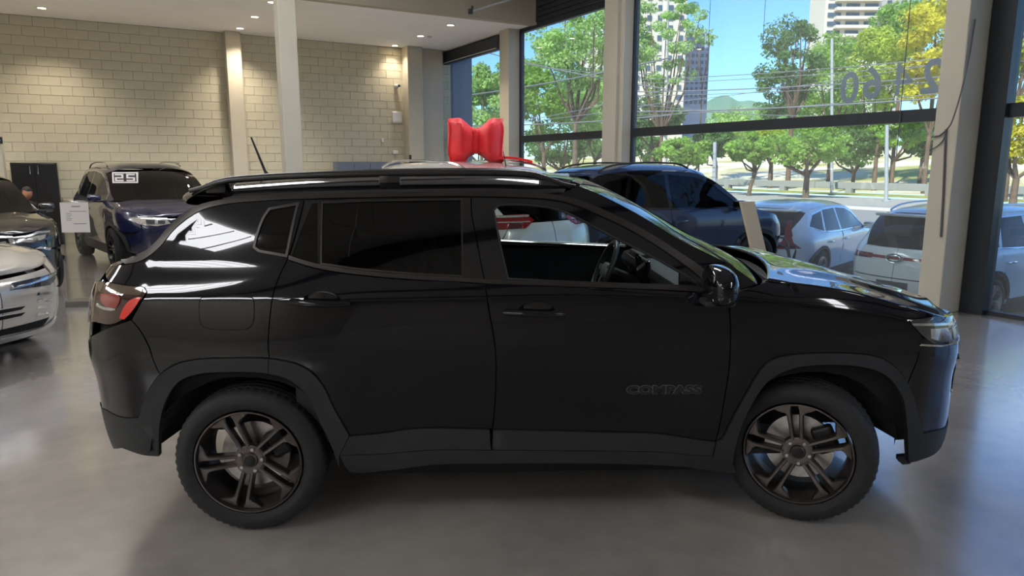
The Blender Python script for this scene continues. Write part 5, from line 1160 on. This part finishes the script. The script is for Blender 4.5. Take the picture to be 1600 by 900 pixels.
# verge, barrier, pavement and rising park ground
VERGE = mat('dry_grass', rgb(158, 158, 78), rough=.95, noise=.35, nscale=1.2, bump=.6, bscale=30)
oquad('verge', 36, 40, -120, 160, GZ+.12, VERGE)
bar = thing('barrier', 'long grey roadside barrier across the street beyond the wide window', 'barrier', RL(40, 0, GZ), TH)
for k in range(-12, 25): b = MB(); b.box((0, k*6+3, .66), (.25, 5.96, .50), .03); b.box((0, k*6+3, .24), (.5, .5, .48)); b.build('barrier_panel', mat('barrier_concrete', rgb(150, 150, 146), rough=.8, noise=.05, nscale=2), bar)
nx, ny = 30, 60; V = []
def hill(x, y): return GZ+.15+.055*max(0, x-48)+.5*sstep(55, 80, x)*math.sin(y*.06)+.25*math.sin(x*.25+y*.11)*sstep(48, 60, x)
for i in range(nx):
    for j in range(ny):
        x = 41+i*4.0; y = -150+j*6; V.append((x, y, hill(x, y)))
pm = bpy.data.materials.new('park_ground'); pm.use_nodes = True; tt = pm.node_tree; bb = tt.nodes['Principled BSDF']; bb.inputs['Roughness'].default_value = .95
tc = tt.nodes.new('ShaderNodeTexCoord'); nn = tt.nodes.new('ShaderNodeTexNoise'); nn.inputs['Scale'].default_value = .09; nn.inputs['Detail'].default_value = 5; tt.links.new(tc.outputs['Object'], nn.inputs['Vector'])
cr = tt.nodes.new('ShaderNodeValToRGB'); e0, e1 = cr.color_ramp.elements; e0.position = .42; e0.color = (*rgb(222, 212, 190), 1); e1.position = .60; e1.color = (*rgb(176, 172, 92), 1); cr.color_ramp.elements.new(.5).color = (*rgb(214, 198, 150), 1)
tt.links.new(nn.outputs['Fac'], cr.inputs[0]); tt.links.new(cr.outputs[0], bb.inputs['Base Color'])
struct(room(mesh('park_slope', V, grid_faces(nx, ny), pm, smooth=True)))
# trees
def leaf_mat(name, c, tr=.55):
    m = bpy.data.materials.new(name); m.use_nodes = True; t = m.node_tree; b = t.nodes['Principled BSDF']; out = t.nodes['Material Output']
    tc = t.nodes.new('ShaderNodeTexCoord'); n = t.nodes.new('ShaderNodeTexNoise'); n.inputs['Scale'].default_value = .9; n.inputs['Detail'].default_value = 4; t.links.new(tc.outputs['Object'], n.inputs['Vector'])
    r = t.nodes.new('ShaderNodeMapRange'); r.inputs['From Min'].default_value = .3; r.inputs['From Max'].default_value = .7; r.inputs['To Min'].default_value = .75; r.inputs['To Max'].default_value = 1.6; t.links.new(n.outputs['Fac'], r.inputs['Value'])
    v = t.nodes.new('ShaderNodeVectorMath'); v.operation = 'SCALE'; v.inputs[0].default_value = c; t.links.new(r.outputs[0], v.inputs['Scale']); t.links.new(v.outputs[0], b.inputs['Base Color']); b.inputs['Roughness'].default_value = .6
    tl = t.nodes.new('ShaderNodeBsdfTranslucent'); t.links.new(v.outputs[0], tl.inputs[0]); mx = t.nodes.new('ShaderNodeMixShader'); mx.inputs[0].default_value = tr; t.links.new(b.outputs[0], mx.inputs[1]); t.links.new(tl.outputs[0], mx.inputs[2]); t.links.new(mx.outputs[0], out.inputs[0]); MATS[name] = m; return m
LG = {'mid': leaf_mat('leaf_mid_green', rgb(142, 176, 76)), 'dark': leaf_mat('leaf_dark_green', rgb(100, 136, 70)), 'yel': leaf_mat('leaf_yellow_green', rgb(176, 190, 74)), 'pale': leaf_mat('leaf_pale_green', rgb(168, 196, 116)), 'gold': leaf_mat('leaf_golden', rgb(204, 196, 62))}
BARK = mat('bark', rgb(112, 92, 74), rough=.9, noise=.3, nscale=4)
def tree(px, d, ytop, ybot, wpx, kind, label, nleaf=5200, loose=.35, lean_=0.0, group=None, trunk=.16, leaf=.30, forks=5):
    """tree at distance d along the line of sight, crown between two picture heights"""
    top = np.array([0, 0, H_CAM])+ray(px, ytop)*d; bot = np.array([0, 0, H_CAM])+ray(px, ybot)*d; X, Y = LR_(bot)
    gz = hill(X, Y) if X > 41 else (GZ+.12 if X > 36 else GZ); gz -= .05
    rw_ = wpx*d/F_PX/2; h0 = bot[2]; h1 = top[2]; cx, cy = bot[0], bot[1]
    e = thing('tree', label, 'tree', (cx, cy, gz), 0, group)
    rg = np.random.default_rng(int(px*7+d)); nb = int(26+wpx/6); H = h1-h0; zc_ = (h0+h1)/2-gz
    B = rg.normal(size=(nb, 3)); B /= np.linalg.norm(B, axis=1)[:, None]; rad = rg.uniform(.25, 1, nb)**.5; B = B*rad[:, None]*np.array([rw_*.82, rw_*.82, H*.42])+np.array([0, 0, zc_]); B[:, 2] = np.maximum(B[:, 2], h0-gz+.2)
    br = rg.uniform(.16, .34, nb)*min(rw_, H*.7)*(1.15-loose*.6)
    k = rg.integers(0, nb, nleaf); D = rg.normal(size=(nleaf, 3)); D /= np.linalg.norm(D, axis=1)[:, None]; r = rg.uniform(.3, 1.05, nleaf)**.6
    P = B[k]+D*(br[k]*r)[:, None]*np.array([1.25, 1.25, .8])
    n = D+rg.normal(size=(nleaf, 3))*.7+np.array([0, 0, .5]); n /= np.linalg.norm(n, axis=1)[:, None]; a = np.cross(n, rg.normal(size=(nleaf, 3))); a /= np.linalg.norm(a, axis=1)[:, None]; c = np.cross(n, a)
    s = (rg.uniform(.6, 1.2, nleaf)*leaf/2*(d/50)**.5)[:, None]; V = np.stack([P-a*s, P-c*s*.55, P+a*s, P+c*s*.55], 1).reshape(-1, 3)
    me = bpy.data.meshes.new('foliage'); me.vertices.add(len(V)); me.vertices.foreach_set('co', V.ravel()); me.loops.add(4*nleaf); me.loops.foreach_set('vertex_index', np.arange(4*nleaf)); me.polygons.add(nleaf); me.polygons.foreach_set('loop_start', np.arange(nleaf)*4); me.update(calc_edges=True)
    o = link('foliage', me, LG[kind], e); o['kind'] = 'stuff'
    tb = MB(); zf = max((h0-gz)*.75, .9); tr = trunk; p1 = (lean_*zf, 0, zf); tb.tube([(0, 0, 0), (lean_*zf*.4, .05, zf*.5), p1], [tr*1.25, tr, tr*.9], 8); tb.build('trunk', BARK, e, smooth=60)
    bm_ = MB()
    for q in range(forks):
        t_ = B[int(rg.integers(0, nb))]; m = (np.array(p1)+t_)/2+rg.normal(size=3)*.15*rw_*.5+np.array([0, 0, -.1*H]); bm_.tube([p1, tuple(m), tuple(t_)], [tr*.65, tr*.45, tr*.15], 6)
    bm_.build('branches', BARK, e, smooth=60); return e
T_ = [
 # px, d, ytop, ybot, w, kind, label, extras
 (1262, 47, 196, 262, 150, 'mid', 'broad low green tree with straight trunk, centre of the lower wide window', dict(trunk=.2)),
 (1068, 45, 206, 262, 92, 'mid', 'small forked tree just right of the slim columns, lower wide window', dict(trunk=.13, lean_=-.1)),
 (1172, 50, 206, 256, 80, 'mid', 'small tree with leaning dark trunk between the two pale lamp posts', dict(trunk=.13, lean_=.25)),
 (1120, 66, 200, 248, 90, 'dark', 'dark bushy tree on the slope behind the pale grey post', {}),
 (1205, 62, 196, 246, 90, 'yel', 'yellow-green tree on the slope behind the broad low tree', {}),
 (1335, 58, 192, 262, 110, 'dark', 'dark green tree with hanging crown right of the broad low tree', {}),
 (1398, 56, 178, 236, 110, 'mid', 'green tree above the pale path, beside the broad column', {}),
 (1440, 64, 170, 250, 80, 'dark', 'dark green tree partly hidden by the broad column', {}),
 (1240, 60, 12, 150, 120, 'dark', 'tall loose green tree standing against blue sky in the wide window', dict(nleaf=4200, loose=.7, trunk=.2, forks=14)),
 (1210, 66, 96, 190, 110, 'dark', 'loose lower crown left of the tall loose tree', dict(nleaf=3600, loose=.6)),
 (1300, 68, 30, 200, 130, 'mid', 'mid-green tree in front of the balcony tower', dict(nleaf=7000)),
 (1375, 56, 30, 185, 130, 'yel', 'large yellow-green tree behind the digits 6 and 4', dict(nleaf=8500)),
 (1455, 50, -30, 180, 150, 'gold', 'tall golden-green tree behind the digit 2', dict(nleaf=9500, leaf=.34)),
 (1410, 62, -10, 90, 120, 'mid', 'green treetop filling the upper right of the wide window', dict(nleaf=6000)),
 (1300, 74, 120, 215, 220, 'mid', 'wide bank of green foliage behind the digit 0', dict(nleaf=8500)),
 (1180, 80, 165, 225, 230, 'pale', 'wide pale green bank of foliage under the blue sky', dict(nleaf=7000)),
 (1590, 40, -20, 130, 170, 'yel', 'tall yellow-green tree seen in the upper right-hand window', dict(nleaf=9000)),
 (1590, 34, 140, 262, 110, 'gold', 'golden tree low in the right-hand window', dict(nleaf=6500, leaf=.26)),
 (1640, 44, 60, 290, 130, 'dark', 'dark green tree at the right edge of the picture', dict(nleaf=6000)),
 (1035, 46, -70, 175, 130, 'pale', 'tall feathery pale tree right of the slim columns', dict(nleaf=7000, loose=.8, leaf=.24, trunk=.12, forks=16)),
 (1100, 50, 40, 75, 66, 'pale', 'feathery twig cluster reaching over the blue tower', dict(nleaf=520, loose=.8, leaf=.24, trunk=.06)),
 (1020, 60, 150, 215, 130, 'dark', 'dark foliage low behind the feathery tree', dict(nleaf=5000)),
 (1010, 70, 205, 262, 90, 'dark', 'dark bush beyond the slim columns, lower pane', dict(nleaf=4000)),
 (900, 44, -40, 150, 170, 'pale', 'tall light green tree filling the second window from the left', dict(nleaf=11000, loose=.6, leaf=.26, forks=16)),
 (850, 52, 60, 215, 130, 'mid', 'mid-green tree low in the second window from the left', dict(nleaf=8000)),
 (930, 58, 100, 235, 130, 'pale', 'pale green tree just left of the slim columns', dict(nleaf=8000)),
 (880, 70, 190, 262, 170, 'dark', 'dark green undergrowth beneath the transom of the second window', dict(nleaf=6500, forks=12)),
 (752, 50, 92, 245, 120, 'pale', 'rounded pale green tree in the farthest window', dict(nleaf=11000, leaf=.26)),
 (800, 56, 66, 200, 90, 'mid', 'mid-green tree behind the beige column at the far window', dict(nleaf=5500)),
]
for px, d, yt, yb, w_, kd, lb, ex_ in T_: tree(px, d, yt, yb, w_, kd, lb, **ex_)
# buildings
def tower(x0, x1, ytop, ybot, d, m, mw, label, rows, cols, balc=False, side=None, name='apartment_tower', th=.0, fill=.55):
    a = at_y(x0, 200, d); c = at_y(x1, 200, d); W = c[0]-a[0]; zt = at_y((x0+x1)/2, ytop, d)[2]; cx = (a[0]+c[0])/2
    e = thing(name, label, 'building', (cx, d, GZ), th); H = zt-GZ
    b = MB(); b.box((0, W*.35, H/2), (W, W*.7, H)); b.build('tower_block', m, e)
    zb = at_y((x0+x1)/2, ybot, d)[2]-GZ; rh = (H-zb)/rows; base = None
    for r in range(rows):
        for c_ in range(cols):
            x = -W/2+W*(c_+.5)/cols; z = H-rh*(r+.5); 
            if base is None:
                b = MB(); b.box((0, -.12, 0), (W/cols*fill, .3, rh*.5)); base = b.build('window', mw, e); o = base
            else: o = link('window', base.data, None, e)
            o.location = (x, 0, z)
        if balc: b = MB(); b.box((0, -.8, H-rh*(r+.92)), (W*balc, 1.6, rh*.34)); b.build('balcony', m, e).location = (W*.06, 0, 0)
    if side is not None: b = MB(); b.box((W*.30, -.3, H/2), (W*.4, .8, H+.1)); b.build('tower_wing', side, e)
    return e
BW = mat('tower_window', (.07, .10, .14), rough=.3)
tower(985, 1066, -60, 190, 190, mat('tower_beige', rgb(206, 196, 184), rough=.9), BW, 'pale beige apartment tower behind the feathery tree', 16, 5, fill=.42)
tower(1067, 1103, 50, 165, 210, mat('tower_blue', rgb(150, 160, 184), rough=.8), BW, 'slim blue-grey tower against the sky left of centre', 11, 5, side=None)
tower(1276, 1360, -40, 72, 165, mat('tower_cream', rgb(214, 204, 188), rough=.9), BW, 'cream tower with long balconies at the top of the wide window', 8, 3, balc=.8, fill=.7)
tower(1362, 1405, -40, 60, 172, mat('tower_grey', rgb(178, 172, 168), rough=.9), BW, 'grey-beige tower slab right of the balcony tower', 8, 2, fill=.3)
tower(905, 940, 30, 200, 190, mat('tower_beige', (1, 1, 1)), BW, 'pale tower glimpsed through the tree left of the slim columns', 12, 3, fill=.4)
tower(1288, 1330, 118, 200, 120, mat('tower_cream', (1, 1, 1)), BW, 'cream low block glimpsed behind the digit 0', 5, 3, name='apartment_block')
# far hill
V = []; n = 40
for i in range(n):
    for j in range(8):
        s, t = i/(n-1), j/7; px = 1040+s*260; hh = 16*math.exp(-((px-1128)/22)**2)+7*math.exp(-((px-1175)/30)**2)+2*math.sin(px*.2)*.5
        top = at_y(px, 165-hh*1.0, 900); V.append((top[0], 900+60*(1-t)*-1, -5+(top[2]+5)*t))
tag(mesh('hill', V, grid_faces(n, 8), mat('far_hill_green', rgb(110, 140, 120), rough=1, noise=.2, nscale=.02), smooth=True), 'far green hill rising at the foot of the blue sky', 'hill')
# poles and wires
GREY = mat('pole_grey', rgb(170, 172, 172), rough=.6)
def pole(px, d, ytop, ybase, r, lb, m=GREY):
    t = at_y(px, ytop, d); b0 = at_y(px, ybase, d); X, Y = LR_(b0); gz = (hill(X, Y) if X > 41 else GZ)
    b = MB(); b.tube([(b0[0], b0[1], gz), (t[0], t[1], t[2])], [r*1.15, r], 10); b.box((b0[0], b0[1], gz+.06), (r*4, r*4, .12), .02); return tag(b.build('pole', m, smooth=50), lb, 'pole')
pole(1117, 41, 222, 290, .10, 'pale grey post standing beyond the street, left of the broad low tree')
pole(1386, 43, 195, 300, .10, 'grey post right of the dark tree in the lower wide window')
pole(1041, 60, -40, 160, .26, 'tall pale utility pole in front of the beige tower', mat('pole_pale', rgb(214, 206, 190), rough=.7))
pole(1300, 52, 60, 300, .10, 'thin pale lamp post left of the digit 0')
pole(1547, 30, 215, 300, .07, 'thin post in the right-hand window')
WL = [a+' overhead wire crossing the wide window' for a in ('topmost', 'second from the top', 'thick upper', 'thin upper-middle', 'steepest, rising to the right,', 'thickest, lowest', 'thin lower', 'short falling')]+[a+' overhead wire crossing the second and farthest windows' for a in ('thick steep upper', 'thick lowest', 'thin lower', 'thin middle', 'thin high', 'black steeply falling')]+[a+' overhead wire in the right-hand window' for a in ('topmost', 'second', 'third', 'thick lowest')]
for k, (pa, pb, r) in enumerate([((1000, 122), (1470, 88), .035), ((1000, 128), (1470, 97), .03), ((1000, 141), (1470, 117), .05), ((1000, 147), (1470, 124), .03), ((1000, 163), (1470, 96), .03), ((1000, 172), (1470, 150), .06), ((1000, 178), (1470, 143), .03), ((1000, 160), (1250, 178), .03), ((700, 150), (990, 100), .06), ((700, 193), (990, 182), .05), ((700, 205), (990, 150), .03), ((700, 198), (990, 165), .03), ((820, 97), (990, 112), .035), ((742, 74), (990, 128), .05), ((1530, 70), (1640, 62), .03), ((1530, 92), (1640, 88), .03), ((1530, 104), (1640, 112), .03), ((1530, 118), (1640, 120), .05)]):
    A = np.array([0, 0, H_CAM])+ray(*pa)*38; Bp = np.array([0, 0, H_CAM])+ray(*pb)*30; D = Bp-A; A = A-D*.15; Bp = Bp+D*.15; pts = []
    for i in range(13): s = i/12; p = A+(Bp-A)*s; pts.append((p[0], p[1], p[2]-.5*4*s*(1-s)*.4))
    b = MB(); b.tube(pts, r*.55, 5); o = b.build('wire', mat('overhead_wire', rgb(120, 120, 122), rough=.6), smooth=60); tag(o, WL[k], 'wire', 'overhead wires')
# railing outside the right-hand window
RAIL = mat('rail_paint', rgb(70, 72, 78), rough=.5)
rl = thing('railing', 'dark pipe railing outside the right-hand window', 'railing', RL(1.0, 0, GZ), TH)
for z in (.62, .87, 1.12, 1.37, 1.60): b = MB(); b.tube([(0, -22, z), (0, -14.55, z)], .022, 8); b.build('rail', RAIL, rl, smooth=60)
for y in (-22, -19.5, -17, -14.6): b = MB(); b.tube([(0, y, 0), (0, y, 1.62)], .03, 8); b.build('rail_post', RAIL, rl, smooth=60)
hoop = thing('hoop_rail', 'dark hoop barrier outside the glass beside the leaning board', 'railing', (0, 0, 0), 0)
for dz in (0, .13): P_ = [at_y(1196, 366+dz*90, 11.6), at_y(1225, 372+dz*90, 11.6), at_y(1231, 380+dz*90, 11.6), at_y(1234, 402+dz*90, 11.6)]; p = P_[-1]; P_.append((p[0], p[1], GZ)); b = MB(); b.tube([(P_[0][0]-.3, P_[0][1], P_[0][2]+.02)]+P_, .02, 8); b.build('hoop', RAIL, hoop, smooth=60)
b = MB(); b.tube([(P_[0][0]-.3, P_[0][1], GZ), (P_[0][0]-.3, P_[0][1], at_y(1196, 366, 11.6)[2]+.02)], .02, 8); b.build('hoop_post', RAIL, hoop, smooth=60)
